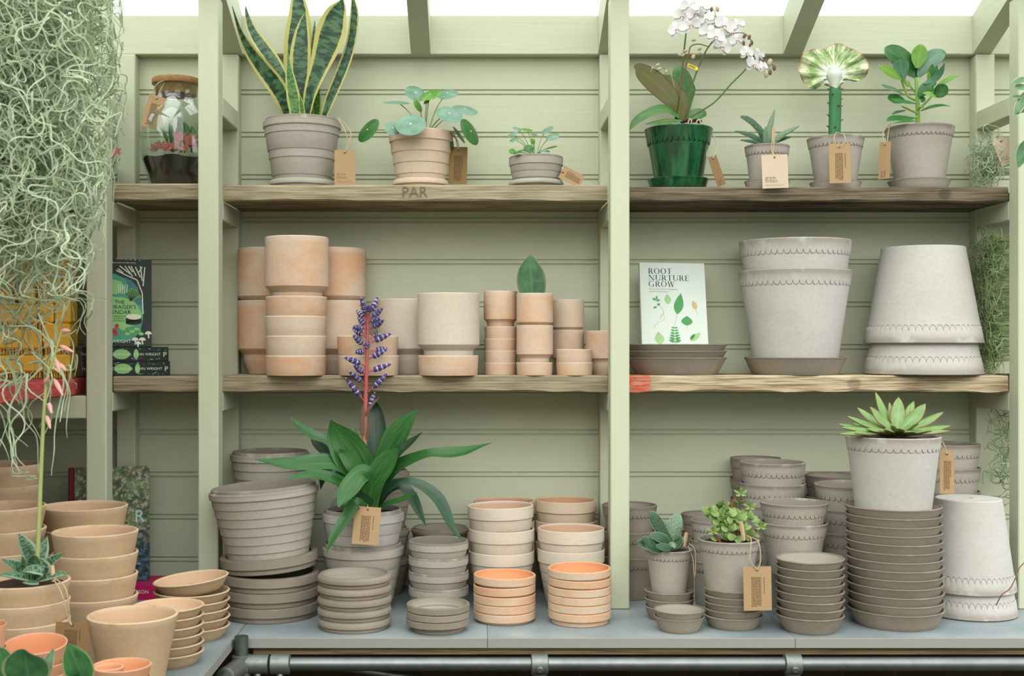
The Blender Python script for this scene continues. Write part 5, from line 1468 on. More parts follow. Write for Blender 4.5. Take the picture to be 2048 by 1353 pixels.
# variegated trailing plant hanging from the rafter at the right edge
zv_ = Zf(1850, 0, .3695)
Yv = 2.30
t = thing('trailing_plant', 'trailing plant with white-edged leaves at the right edge near the top', 'hanging plant', P(2062, -60, Yv))
stem(t, IP, [(2066, -110), (2064, 20), (2054, 150), (2056, 230), (2052, 300)], Yv, .0016, M['stemg'], 'stem')
b = MB(); b.tube([P(2066, -112, Yv), P(2066, -135, Yv), P(2069, -150, Yv)], .0008, 6); b.part(t, 'hook', M['galvr'])
for pts, mk in (([(560, 425, 10), (530, 430, 40), (490, 445, 34), (462, 460, 4)], 'varie'), ([(560, 470, 10), (535, 472, 44), (505, 476, 46), (488, 480, 8)], 'varie'), ([(545, 525, 10), (510, 525, 26), (478, 524, 20), (460, 528, 4)], 'varie'),
                ([(560, 490, 10), (535, 530, 50), (505, 590, 46), (483, 640, 4)], 'varie'), ([(570, 520, 10), (550, 570, 50), (520, 600, 40), (500, 610, 6)], 'hoya'), ([(570, 740, 10), (545, 800, 76), (520, 860, 60), (502, 912, 5)], 'hoya'), ([(570, 300, 10), (600, 330, 60), (620, 380, 5)], 'varie')):
    lf(t, zv_, pts, Yv, Yv - .02, M[mk], (-.2, -1, .4), thick=.001, cup=.1)

# ------------------------------------------------------------------ swing tags
def swing_tag(label, cx, cy, w_, h_, rot, Y, style, string, mat='kraft', yaw=0, peg=None, hole=True, pitch=0):
    k = Y / F; w2, h2 = w_ * k / 2, h_ * k / 2
    c = P(cx, cy, Y)
    t = thing('swing_tag', label, 'tag', c, 'swing tags')
    Mx = Matrix.Translation(c) @ Matrix.Rotation(math.radians(rot), 4, 'Y') @ Matrix.Rotation(math.radians(yaw), 4, 'Z') @ Matrix.Rotation(math.radians(pitch), 4, 'X')
    b = MB(); b.box(-w2, w2, 0, .0007, -h2, h2, Mx); b.part(t, 'card', M[mat], False)
    b = MB()
    r_ = random.Random(int(cx))
    if style == 'lines':
        x = -w2 * .42
        cols = []
        while x < w2 * .30: cols.append(x); x += .0023
        cols.append(w2 * .46)
        for i, x in enumerate(cols):
            z = h2 * .52; end = -h2 * (.78 if i < len(cols) - 1 else .2)
            while z > end:
                L = r_.uniform(.0012, .0042)
                b.box(x, x + .0011, -.0002, -.00002, max(z - L, -h2 * .85), z, Mx); z -= L + .0009
    elif style == 'logo':
        s_ = w2 * .40
        for q, tx in enumerate(('grow', 'urban.')):
            text_mb(tx, s_, Mx @ at(-w2 * .78, -.0002, -h2 * (.46 + q * .19)) @ UP, b, 'LEFT')
        for q in range(2):
            x = -w2 * .75
            while x < w2 * (.7 if q == 0 else .5):
                L = r_.uniform(.001, .003); b.box(x, x + L, -.0002, -.00002, -h2 * (.80 + q * .06), -h2 * (.785 + q * .06), Mx); x += L + .0007
    elif style == 'side':
        text_mb('urban.', h2 * .16, Mx @ at(w2 * .2, -.0002, -h2 * .92) @ Matrix.Rotation(-PI / 2, 4, 'Y') @ UP, b, 'LEFT')
        text_mb('grow', h2 * .16, Mx @ at(-w2 * .3, -.0002, -h2 * .92) @ Matrix.Rotation(-PI / 2, 4, 'Y') @ UP, b, 'LEFT')
    if b.v: link('print', b.mesh('print', M['inkg' if style == 'logo' else 'ink'], c, False), t)
    if hole:
        b = MB(); rr = .0022; n = 14
        vs = [Mx @ Vector((q * math.cos(2 * PI * j / n), -.0003, h2 * .84 + q * math.sin(2 * PI * j / n))) for j in range(n) for q in (rr * .45, rr)]
        b.add(vs, [(2 * j, 2 * ((j + 1) % n), 2 * ((j + 1) % n) + 1, 2 * j + 1) for j in range(n)])
        link('eyelet', b.mesh('eyelet', M['ink'], c, False), t)
    hp = Mx @ Vector((0, -.001, h2 * .84))
    for s_ in string:
        pts = [P(q[0], q[1], Y + (q[2] if len(q) > 2 else 0)) for q in s_] + [hp]
        b = MB(); b.tube(spline(pts, 18), .0010, 6); b.part(t, 'twine', M['twine'])
    if peg:
        (x0, y0, x1, y1, dy) = peg
        b = MB(); a_, c_ = P(x0, y0, Y + dy), P(x1, y1, Y + dy)
        b.tube([a_, a_.lerp(c_, .5), c_], [.0032, .0036, .0030], 4); b.part(t, 'peg', M['peg'], False)
    return t
swing_tag('plain kraft tag printed grow urban beside the snake plant pot', 690, 335, 42, 70, 0, 2.545, 'logo', [[(676, 236, .03), (690, 262, .0), (696, 285)], [(678, 236, .035), (700, 262, .01), (699, 285)]], 'kraft')
swing_tag('brown printed tag hanging behind the cream pilea pot', 916, 331, 37, 74, 1, 2.60, 'lines', [[(906, 262, .0), (912, 280), (914, 292)], [(904, 268, .01), (915, 282), (917, 294)]], 'kraftd')
swing_tag('kraft tag lying slanted beside the smallest pilea pot', 1143, 354, 27, 46, -62, 2.555, 'lines', [[(1124, 325, .03), (1128, 335, .01)]], 'kraft')
swing_tag('brown tag tilted beside the green glazed orchid pot', 1434, 342, 20, 62, -19, 2.545, 'side', [[(1424, 266, .035), (1434, 290, .02), (1430, 306, .005)], [(1414, 300, .03), (1414, 312, .01)]], 'kraftd', yaw=18)
swing_tag('pale square tag printed grow urban before the gasteria pot', 1550, 343, 52, 67, -2, 2.505, 'logo', [[(1545, 276, .02), (1543, 296, .012), (1546, 310, .002)], [(1549, 276, .02), (1547, 296, .012), (1547, 310, .002)]], 'cardl', peg=(1548, 254, 1546, 284, .03))
swing_tag('kraft printed tag hanging before the crested euphorbia pot', 1680, 327, 43, 79, -1, 2.51, 'lines', [[(1672, 266, .03), (1668, 276, .01), (1674, 292)], [(1672, 265, .03), (1688, 270, .01), (1690, 285), (1682, 294)]], 'kraft')
swing_tag('narrow brown tag seen edge-on beside the clusia pot', 1769, 321, 26, 74, 2, 2.545, 'side', [[(1782, 246, .03), (1777, 262, .01), (1774, 284)], [(1778, 250, .03), (1766, 266, .01), (1768, 284)]], 'kraft', yaw=-52)
swing_tag('kraft printed tag on the bromeliad pot', 733, 1052, 53, 75, 4, 2.385, 'lines', [[(735, 1010, .03), (736, 1018, .01)]], 'kraft', pitch=-8)
swing_tag('kraft printed tag hanging from the jade plant', 1515, 1178, 56, 88, -1, 2.262, 'lines', [[(1486, 1072, .04), (1502, 1078, .01), (1500, 1120, 0)], [(1486, 1074, .04), (1515, 1082, .01), (1521, 1120, 0)]], 'kraft', peg=(1482, 1044, 1488, 1082, .03))
swing_tag('small kraft tag hanging from the echeveria pot', 1894, 945, 29, 86, 0, 2.35, 'lines', [[(1874, 878, .03), (1886, 886, .01), (1893, 904)], [(1872, 882, .03), (1880, 890, .01), (1890, 905)]], 'kraft')
swing_tag('thin tag seen edge-on beside the little gasteria pot', 1389, 1180, 26, 66, 0, 2.365, '', [[(1378, 1088, .02), (1390, 1102, .01), (1391, 1146, 0)], [(1376, 1092, .02), (1386, 1120, .01), (1388, 1150, 0)]], 'kraft', yaw=80, peg=(1373, 1066, 1369, 1094, .03))
swing_tag('brown printed tag hanging from the aloe pot', 143, 1277, 66, 62, 3, 1.765, 'lines', [[(110, 1158, .02), (132, 1180, .0), (140, 1240)], [(108, 1160, .02), (124, 1190, .0), (137, 1240)]], 'kraftd', peg=(104, 1132, 107, 1164, .04))
swing_tag('kraft printed tag on the neck of the corked jar', 306, 224, 34, 66, 16, 2.555, 'lines', [[(334, 161, .02), (318, 165, .0), (306, 182, 0), (310, 196, 0)], [(332, 163, .02), (322, 178, .01), (314, 196, 0)]], 'kraft')
swing_tag('pale tag in the moss at the top right', 2010, 303, 34, 52, -22, 2.55, 'logo', [[(2000, 262, .02), (2006, 276, 0)], [(1994, 266, .02), (2004, 280, 0)]], 'cardl')

# ------------------------------------------------------------------ books
# upright white plant book
M['linen'] = plain('pale_book_cloth', G(196, 204, 196), .7, .2, var=.04, sc=300)
wB, hB, tB = .1395, .212, .016
root = thing('book', 'white hardback titled ROOT NURTURE GROW leaning on three saucers', 'book', (X(1284.5, 2.586), 2.586, ZS2 + .0405), 'books')
root.rotation_euler = (-math.radians(20), math.radians(1.0), 0)
def put(mb, name, mat, parent, sm=False): return link(name, mb.mesh(name, mat, None, sm), parent)
b = MB(); b.bbox(0, wB, 0, .0022, 0, hB, .0008); b.bbox(0, wB, tB - .0022, tB, 0, hB, .0008); b.bbox(0, .0022, .0018, tB - .0018, 0, hB, .0006); put(b, 'cover', M['linen'], root)
b = MB(); b.box(.0026, wB - .004, .0024, tB - .0024, .003, hB - .003); put(b, 'pages', M['pages'], root)
# serif capitals from strokes
def serif(mb, s_, x0, z0, h, Mx, y=-.0002):
    TH, TN = .15, .045
    def q(pts): mb.add([Mx @ Vector((x0 + a * h, y, z0 + c * h)) for a, c in pts], [tuple(range(len(pts)))])
    def bar(x, za, zb, w_): q([(x, za), (x + w_, za), (x + w_, zb), (x, zb)])
    def foot(x, z, w_): q([(x, z), (x + w_, z), (x + w_, z + TN), (x, z + TN)])
    def arc(cx, cz, rx, rz, tx, tz, a0, a1, n=14):
        for i in range(n):
            A, B_ = math.radians(a0 + (a1 - a0) * i / n), math.radians(a0 + (a1 - a0) * (i + 1) / n)
            q([(cx + rx * math.cos(A), cz + rz * math.sin(A)), (cx + rx * math.cos(B_), cz + rz * math.sin(B_)), (cx + (rx - tx) * math.cos(B_), cz + (rz - tz) * math.sin(B_)), (cx + (rx - tx) * math.cos(A), cz + (rz - tz) * math.sin(A))])
    def diag(xa, za, xb, zb, w_): q([(xa, za), (xa + w_, za), (xb + w_, zb), (xb, zb)])
    if s_ == 'O': arc(.46, .5, .46, .52, TH, TN, 0, 360, 28); return .98
    if s_ == 'G': arc(.46, .5, .46, .52, TH, TN, 40, 325, 24); bar(.70, .08, .46, .13); foot(.58, .43, .34); return 1.0
    if s_ == 'R': bar(.08, 0, 1, TH); foot(0, 0, .33); foot(0, 1 - TN, .3); arc(.30, .74, .36, .26, TH, TN, -90, 90); foot(.1, .48, .22); foot(.1, 1 - TN, .22); diag(.62, 0, .34, .50, .17); foot(.60, 0, .24); return .86
    if s_ == 'T': bar(.32, 0, 1, TH); foot(.24, 0, .32); foot(0, 1 - TN, .79); bar(0, .78, 1, .03); bar(.76, .78, 1, .03); return .82
    if s_ == 'N': bar(.10, 0, 1, TN); diag(.76, 0, .08, 1, .17); bar(.86, 0, 1, TN); foot(0, 0, .26); foot(.72, 1 - TN, .28); foot(0, 1 - TN, .2); return 1.04
    if s_ == 'U': bar(.09, .34, 1, TH); arc(.44, .34, .36, .36, TH * .8, TN, 180, 360); bar(.755, .34, 1, TN); foot(0, 1 - TN, .33); foot(.66, 1 - TN, .26); return .94
    if s_ == 'E': bar(.08, 0, 1, TH); foot(0, 0, .68); foot(0, 1 - TN, .66); foot(.1, .49, .42); bar(.65, 0, .22, .03); bar(.63, .78, 1, .03); bar(.50, .40, .62, .03); return .76
    if s_ == 'W': diag(.28, 0, .04, 1, .14); diag(.28, 0, .52, 1, .05); diag(.74, 0, .50, 1, .14); diag(.76, 0, 1.02, 1, .05); foot(-.04, 1 - TN, .3); foot(.42, 1 - TN, .3); foot(.92, 1 - TN, .24); return 1.2
I4 = Matrix.Identity(4)
b = MB()
for line, z in (('ROOT', .1855), ('NURTURE', .1700), ('GROW', .1555)):
    x = .0185
    for ch in line: x += serif(b, ch, x, z, .0128, I4) * .0128 + .0013
put(b, 'title', M['navy'], root)
b = MB()
text_mb('The Essential Guide to Propagating', .0042, at(.0185, -.0002, .1490) @ UP, b, 'LEFT'); text_mb('and Sharing Houseplants', .0042, at(.0185, -.0002, .1435) @ UP, b, 'LEFT')
put(b, 'subtitle', M['inkg'], root)
M['pg1'] = plain('printed_green', G(84, 142, 88), .7, .1, var=.2, sc=200); M['pg2'] = plain('printed_light_green', G(150, 182, 126), .7, .1, var=.2, sc=200); M['pg3'] = plain('printed_tan', G(186, 160, 120), .7, .1, var=.25, sc=200)
b = MB()
def pleaf(x, z, L, w_, ang, mi, stemL=0):
    a = math.radians(ang); d = Vector((math.cos(a), 0, math.sin(a))); s_ = Vector((-math.sin(a), 0, math.cos(a)))
    c = Vector((x, -.0002, z)); n = 9
    up = [c + d * (L * i / n) + s_ * (w_ / 2 * math.sin(PI * (i / n) ** .8)) for i in range(n + 1)]
    dn = [c + d * (L * i / n) - s_ * (w_ / 2 * math.sin(PI * (i / n) ** .8)) for i in range(n - 1, 0, -1)]
    b.m = mi; b.poly(up + dn)
    if stemL:
        e = c - d * stemL; b.m = 2
        b.poly([c + s_ * .0005, e + s_ * .0004, e - s_ * .0004, c - s_ * .0005])
sx_ = wB / 470.; ox_, oz_ = 160, 905                              # zoom units of the cover
def bp(x, y): return ((x - ox_ - (905 - y) * -.03) * sx_, (oz_ - y) * .184 / 555. + .025)
for (x, y, L, w_, a, mi, st) in ((410, 700, .050, .020, 78, 0, .030), (350, 632, .025, .014, 95, 1, 0), (480, 775, .022, .024, 88, 0, .008), (545, 665, .022, .011, 105, 2, .014), (290, 905, .029, .020, 97, 1, 0), (505, 880, .030, .012, 42, 1, .004), (500, 870, .018, .007, 50, 0, 0)):
    X_, Z_ = bp(x, y); pleaf(X_, Z_, L, w_, a, mi, st)
X_, Z_ = bp(395, 900); b.m = 1; b.poly([Vector((X_ - .0007, -.0002, Z_)), Vector((X_ + .0007, -.0002, Z_)), Vector((X_ + .0004, -.0002, Z_ + .040)), Vector((X_ - .0004, -.0002, Z_ + .040))])
for i in range(6):
    for sd in (0, 1): pleaf(X_, Z_ + .004 + i * .0062, .0145 - i * .0014, .0065 - i * .0006, 20 if sd == 0 else 160, 0)
for (x, y, a, L) in ((262, 610, 20, .010), (262, 605, 150, .010), (265, 600, 85, .009), (268, 640, 30, .009), (268, 650, 200, .009)):
    X_, Z_ = bp(x, y); pleaf(X_, Z_, L, .005, a, 0)
for (xa, ya, xb, yb_) in ((265, 620, 300, 660), (300, 650, 320, 690), (310, 680, 322, 730), (320, 735, 285, 755), (285, 750, 255, 775), (255, 770, 245, 800), (318, 690, 295, 720), (300, 700, 285, 740)):
    A, B_ = bp(xa, ya), bp(xb, yb_); b.m = 2
    b.poly([Vector((A[0] - .0005, -.0002, A[1])), Vector((A[0] + .0005, -.0002, A[1])), Vector((B_[0] + .0004, -.0002, B_[1])), Vector((B_[0] - .0004, -.0002, B_[1]))])
put(b, 'cover_picture', [M['pg1'], M['pg2'], M['pg3']], root)

# green illustrated books in the left bay: two lying, one standing on them
M['bkd'] = plain('dark_green_black_cover', G(28, 40, 36), .5, .3, var=.15, sc=90)
M['bkg'] = plain('cover_leaf_green', G(138, 190, 120), .5, .3, var=.1); M['bkt'] = plain('cover_teal', G(70, 146, 118), .5, .3, var=.1)
M['bkp'] = plain('cover_pale', G(214, 218, 190), .5, .3, var=.05); M['bkr'] = plain('cover_red', G(178, 52, 62), .5, .3, var=.1)
Yk = 2.60; k = Yk / F
zsl = ZS2 - .002
def lying(cx0, y0, y1, lab, dx):
    h_ = (y1 - y0) * k
    r_ = thing('book', lab, 'book', (X(cx0, 2.545), 2.545, zsl if dx == 0 else zsl + hlow + .0003), 'books', (0, 0, math.radians(18)))
    w_ = .173; dp = .108
    b = MB(); b.bbox(0, w_, 0, dp, 0, .0012, .0004); b.bbox(0, w_, 0, dp, h_ - .0012, h_, .0004); b.bbox(0, w_, 0, .0012, .001, h_ - .001, .0004); put(b, 'cover', M['bkd'], r_)
    b = MB(); b.box(.001, w_ - .001, .0014, dp - .001, .0013, h_ - .0013); put(b, 'pages', M['pages'], r_)
    b = MB(); r2 = random.Random(int(y0))
    b.m = 1
    for (fx, fw) in ((.25, .06), (.45, .10), (.62, .03)):
        n = 14; b.m = 0
        b.poly([Vector(((fx + fw * math.cos(2 * PI * j / n)) * w_, -.0002, h_ * (.5 + .36 * math.sin(2 * PI * j / n)))) for j in range(n)])
    for i in range(46):
        b.m = r2.choice((0, 1, 1, 2, 3)); cx_, cz_ = r2.uniform(.02, .98) * w_, r2.choice((r2.uniform(.08, .26), r2.uniform(.76, .92))) * h_; L = r2.uniform(.003, .008); a = r2.uniform(-1, 1)
        d = Vector((math.cos(a) * L, 0, math.sin(a) * L * .5)); s_ = Vector((-math.sin(a), 0, math.cos(a))) * .0006
        c = Vector((cx_, -.00025, cz_)); b.poly([c + s_, c + d, c - s_])
    put(b, 'cover_picture', [M['bkg'], M['bkt'], M['bkp'], M['bkr']], r_)
    b = MB()
    text_mb("THE FORAGER'S CALENDAR", h_ * .27, at(w_ * .565, -.0004, h_ * .40) @ UP, b, 'RIGHT'); text_mb('JOHN WRIGHT', h_ * .27, at(w_ * .75, -.0004, h_ * .40) @ UP, b)
    text_mb('P', h_ * .5, at(w_ * .955, -.0004, h_ * .3) @ UP, b)
    put(b, 'spine_title', M['bkp'], r_)
    return h_
hlow = lying(167, 726.0, 754.5, 'lower of the two green illustrated books lying on the left shelf', 0)
lying(164, 698.0, 726.2, 'upper of the two green illustrated books lying on the left shelf', 1)
zt_ = zsl + 2 * hlow + .0008
x0 = X(172, 2.56)
wk, hk = .1307, .190
root = thing('book', 'green illustrated foraging calendar book standing on two lying books', 'book', (x0, 2.562, zt_), 'books')
root.rotation_euler = (-math.radians(13), 0, math.radians(15))
b = MB(); b.bbox(0, wk, 0, .0012, 0, hk, .0004); b.bbox(0, wk, .021, .0222, 0, hk, .0004); b.bbox(0, .0012, .001, .0212, 0, hk, .0004); put(b, 'cover', M['bkd'], root)
b = MB(); b.box(.0012, wk - .001, .0013, .0208, .001, hk - .001); put(b, 'pages', M['pages'], root)
zk = Zf(0, 440, .3548)
def kp(x, y, dy=.0):            # zoom units of the standing cover
    px, py = zk(x, y)
    return Vector(((px - 165) / (303 - 165) * wk if False else (px - 172) / 131 * wk, -.0002 - dy, (697 - py) / 177 * hk))
b = MB()
def kpoly(pts, mi, dy=0): b.m = mi; b.poly([kp(x, y, dy) for x, y in pts])
# hills and clearing, trunk, branches, stump, flowers
kpoly([(500, 320), (640, 310), (720, 345), (770, 400), (800, 470), (805, 560), (790, 640), (740, 690), (600, 700), (500, 690)], 1)
kpoly([(500, 430), (600, 440), (690, 445), (760, 470), (800, 540), (780, 600), (700, 620), (600, 625), (500, 620)], 0, .0001)
kpoly([(500, 330), (600, 335), (680, 355), (700, 395), (650, 430), (560, 400), (500, 390)], 0, .0001)
kpoly([(700, 330), (740, 350), (780, 395), (770, 430), (720, 400)], 4, .0001)
kpoly([(705, 440), (735, 390), (770, 400), (795, 440), (780, 470), (730, 470)], 3, .00012)
kpoly([(750, 465), (775, 445), (800, 455), (800, 485), (770, 488)], 4, .00014)
def kline(x0, y0, x1, y1, w_, mi, dy=.0002):
    d = Vector((x1 - x0, y1 - y0, 0)).normalized(); nx, ny = -d.y * w_ / 2, d.x * w_ / 2
    kpoly([(x0 + nx, y0 + ny), (x1 + nx, y1 + ny), (x1 - nx, y1 - ny), (x0 - nx, y0 - ny)], mi, dy)
for q in ((650, 290, 700, 315), (700, 315, 770, 345), (770, 345, 800, 420), (800, 420, 805, 540), (670, 265, 730, 310), (700, 265, 745, 325), (735, 265, 765, 320), (760, 270, 790, 330), (790, 265, 800, 350), (815, 270, 805, 380), (745, 300, 720, 265), (780, 300, 800, 270), (660, 280, 690, 305)):
    kline(*q, 6, 2)
for i in range(5): kline(668 + i * 10, 425, 660 + i * 14, 372, 4, 2)
for i in range(7): kline(735, 465, 705 + i * 14, 400 + abs(i - 3) * 6, 4, 5, .0003)
n = 16
kpoly([(750 + 45 * math.cos(2 * PI * j / n), 585 - 0 + 18 * math.sin(2 * PI * j / n)) for j in range(n)], 5, .0003)
kpoly([(705, 565), (795, 550), (797, 588), (708, 598)], 5, .0003)
kpoly([(752 + 44 * math.cos(2 * PI * j / n), 556 + 16 * math.sin(2 * PI * j / n)) for j in range(n)], 2, .0004)
for i in range(9): kpoly([(690 + i * 13 + 16 * math.cos(2 * PI * j / 8), 625 + (i % 3) * 14 + 9 * math.sin(2 * PI * j / 8)) for j in range(8)], 6 if i % 2 else 0, .0003 + i * .00001)
for (x, y) in ((655, 610), (650, 650), (640, 635)): kpoly([(x + 12 * math.cos(2 * PI * j / 10), y + 15 * math.sin(2 * PI * j / 10)) for j in range(10)], 7, .0004)
for (x, y) in ((760, 690), (800, 690), (835, 655), (775, 712)): kpoly([(x + 20 * math.cos(PI * j / 8), y - 18 * math.sin(PI * j / 8)) for j in range(9)], 2, .0004); kline(x, y, x + 3, y + 22, 8, 2, .0004)
for i in range(14):
    kpoly([(655 + i * 13 + 3 * math.cos(2 * PI * j / 6), 222 + (i * 7) % 12 + 3 * math.sin(2 * PI * j / 6)) for j in range(6)], 7 if i % 2 else 2, .0004)
M['bkb'] = plain('cover_blue_teal', G(56, 110, 126), .5, .3, var=.1); M['bkm'] = plain('cover_mid_green', G(96, 146, 70), .5, .3, var=.1)
put(b, 'cover_picture', [M['bkg'], M['bkt'], M['bkp'], M['bkm'], M['bkb'], M['bkd'], M['bkm'], M['bkr']], root)
b = MB()
for tx, x_, y, sz in (('THE', 700, 482, .0112), ("FORAGER'S", 766, 511, .0118), ('CALENDAR', 736, 540, .0118)):
    v_ = kp(x_, y); text_mb(tx, sz, at(v_.x, -.0008, v_.z) @ UP, b, 'RIGHT')
for q, tx in enumerate(('A seasonal Guide', "to Nature's", 'Wild Harvests')):
    v_ = kp(665, 556 + q * 13); text_mb(tx, .0042, at(v_.x, -.0008, v_.z) @ UP, b)
put(b, 'title', M['bkd'], root)
b = MB(); v_ = kp(736, 703); text_mb('JOHN WRIGHT', .0098, at(v_.x, -.0008, v_.z) @ UP, b, 'RIGHT')
v_ = kp(700, 250); text_mb("Beautifully illustrated and often funny", .0046, at(v_.x - .012, -.0008, v_.z) @ UP, b)
put(b, 'author', M['bkp'], root)

# garden photo book and pink book on the left worktop
M['pinkb'] = plain('magenta_cover', G(186, 24, 92), .5, .3, var=.05); M['maroon'] = plain('dark_red_spine', G(112, 26, 38), .5, .3, var=.1)
zpk = .030
x0, x1 = X(131, 2.62), X(313, 2.58)
r_ = thing('book', 'magenta book lying under the garden photo book', 'book', (x0 + .004, 2.575, ZT), 'books')
wp = x1 - x0 - .004
b = MB(); b.bbox(0, wp, 0, .11, 0, .0015, .0005); b.bbox(0, wp, 0, .11, zpk - .0015, zpk, .0005); b.bbox(0, wp, 0, .0015, .001, zpk - .001, .0005); put(b, 'cover', M['pinkb'], r_)
b = MB(); b.box(.001, wp - .001, .0016, .108, .0016, zpk - .0016); put(b, 'pages', M['pages'], r_)
b = MB(); text_mb('FRANCES PARKINSON', .0105, at(wp * .66, -.0003, .013) @ UP, b); put(b, 'spine_title', M['bkp'], r_)
m = NT('flower_garden_photo')
co = m.coord(rand=False)
vo = m.n('TexVoronoi'); m.set(vo.inputs['Vector'], co); vo.inputs['Scale'].default_value = 120
nz1 = m.noise(co, 42, 5, .7); nz2 = m.noise(co, 85, 5, .7)
sp_ = m.n('SeparateXYZ'); m.set(sp_.inputs[0], co)
hgt = sp_.outputs[2]
col = m.mix(m.ramp(nz1, .35, .65), G(40, 66, 38), G(112, 134, 78))
col = m.mix(m.ramp(nz2, .50, .58), col, G(166, 156, 144))
col = m.mix(m.math('MULTIPLY', m.ramp(m.noise(co, 90, 2), .62, .66), .9), col, G(130, 34, 54))
low = m.mix(m.ramp(nz2, .40, .64), G(18, 38, 34), G(84, 112, 140))
low = m.mix(m.ramp(nz1, .55, .65), low, G(36, 74, 44))
M['photo'] = m.done(m.mix(m.ramp(m.math('ADD', hgt, m.math('MULTIPLY', nz1, .05)), .09, .15), low, col), .35, .4)
Yg = 2.60; x0 = X(135, 2.582)
wg, hg = .1655, (1180 - 951) * Yg / F + .002
root = thing('book', 'tall garden photo book with a dark red spine standing behind buff pots', 'book', (x0, 2.584, ZT + zpk + .0004), 'books')
root.rotation_euler = (-math.radians(6), 0, math.radians(16))
b = MB(); b.bbox(.012, wg, 0, .0022, 0, hg, .0006); b.bbox(.012, wg, .026, .0282, 0, hg, .0006); put(b, 'cover', M['photo'], root)
b = MB(); b.bbox(0, .0122, 0, .0282, 0, hg, .002); o = put(b, 'spine', M['maroon'], root); o['label'] = 'dark red spine'
b = MB(); b.box(.0122, wg - .003, .0024, .0258, .003, hg + .0012 - .003); put(b, 'pages', M['white'], root)
M['sky'] = plain('pale_blue_roundel', G(176, 208, 204), .5, .3, var=.04)
b = MB(); n = 24; cx_, cz_ = .062, hg - .042
b.poly([Vector((cx_ + .026 * math.cos(2 * PI * j / n), -.0002, cz_ + .026 * math.sin(2 * PI * j / n))) for j in range(n)]); put(b, 'roundel', M['sky'], root)
b = MB(); text_mb("'Simply", .0105, at(cx_ - .019, -.0005, cz_ + .004) @ UP, b, 'LEFT'); text_mb("gorgeous'", .0105, at(cx_ - .022, -.0005, cz_ - .010) @ UP, b, 'LEFT'); put(b, 'quote', M['navy'], root)
b = MB(); text_mb('R', .036, at(wg - .021, -.0004, hg - .118) @ UP, b); put(b, 'title', M['sky'], root)
b = MB()
text_mb('Frances Parkinson', .0085, at(wg - .05, -.0004, .034) @ UP, b); put(b, 'author', M['sky'], root)

# ------------------------------------------------------------------ corked terrarium jars
m = NT('clear_jar_glass')
tr = m.n('BsdfTransparent'); tr.inputs[0].default_value = (.93, .96, .94, 1)
gl = m.n('BsdfGlossy'); gl.inputs['Roughness'].default_value = .03
lw = m.n('LayerWeight'); lw.inputs[0].default_value = .25
ms = m.n('MixShader'); m.set(ms.inputs[0], m.math('ADD', m.math('MULTIPLY', lw.outputs['Facing'], .45), .04)); m.t.links.new(tr.outputs[0], ms.inputs[1]); m.t.links.new(gl.outputs[0], ms.inputs[2])
m.t.links.new(ms.outputs[0], m.out.inputs[0]); M['glass'] = m.mat
M['fitt'] = leafmat('red_veined_leaf', G(196, 70, 70), G(226, 130, 120), 'plain', None, .4, .15)
M['peat'] = plain('dark_peat', G(40, 34, 28), .95, .1, var=.6, sc=90)
M['pebble'] = plain('pale_gravel', G(150, 140, 120), .9, .2, var=.4, sc=160)
def jar(cx, Yc, R_, label, plants):
    k = Yc / F; R = R_ * k; z0 = ZS1 + .003
    t = thing('terrarium_jar', label, 'terrarium', (X(cx, Yc), Yc, z0), 'terrarium jars')
    Hj = (369 - 163) * k; th = .0028
    out = [(0, 0), (R * .70, 0), (R * .74, .002), (R * .84, Hj * .14), (R * .99, Hj * .29), (R, Hj * .34), (R * .985, Hj * .62), (R * .93, Hj * .70), (R * .74, Hj * .79), (R * .645, Hj * .84), (R * .63, Hj * .88), (R * .63, Hj - .001), (R * .64, Hj)]
    inn = [(max(r - th, 0), z + (th if i < 2 else 0)) for i, (r, z) in enumerate(out)][::-1]
    b = MB(); b.lathe(out + [(out[-1][0] - th * .5, Hj + .0008)] + inn, 64); link('glass', b.mesh('glass', M['glass'], ang=60), t)
    b = MB(); Rc = R * .63 - th - .0006
    b.lathe([(0, Hj - .020), (Rc * .96, Hj - .020), (Rc, Hj - .002), (R * .67, Hj + .0015), (R * .68, Hj + .004), (R * .68, Hj + .011), (R * .65, Hj + .014), (0, Hj + .0145)], 40); link('cork_lid', b.mesh('cork_lid', M['cork'], ang=40), t)
    b = MB(); q = 1 - (th + .0012) / R
    b.lathe([(0, th + .001), (R * .66, th + .001), (R * .80 * q, Hj * .14), (R * .95 * q, Hj * .268), (R * .9, Hj * .285), (R * .4, Hj * .29), (0, Hj * .295)], 40, zf=lambda a, i: (0, .0022 * math.sin(a * 6 + i) if i in (4, 5) else 0)); link('peat', b.mesh('peat', M['peat'], ang=60), t)
    r2 = random.Random(int(cx)); b = MB()
    for i in range(34):
        a, rr = r2.uniform(0, 6.28), R * r2.uniform(.2, .84); s_ = r2.uniform(.002, .005)
        b.ell(Vector((rr * math.cos(a), rr * math.sin(a), Hj * .292 + s_ * .4)), [Vector((s_, 0, 0)), Vector((0, s_ * .8, 0)), Vector((0, 0, s_ * .6))], 7, 4)
    o = link('gravel', b.mesh('gravel', M['pebble']), t); o['kind'] = 'stuff'
    zz = Zf(0, 0, .3548)
    for pts, yb, mt in plants: lf(t, zz, pts, Yc + yb, Yc + yb, mt, (0, -1, .4), thick=.001, nu=2, nv=8)
    return t
pls = []
FT, DG = M['fitt'], M['clus']
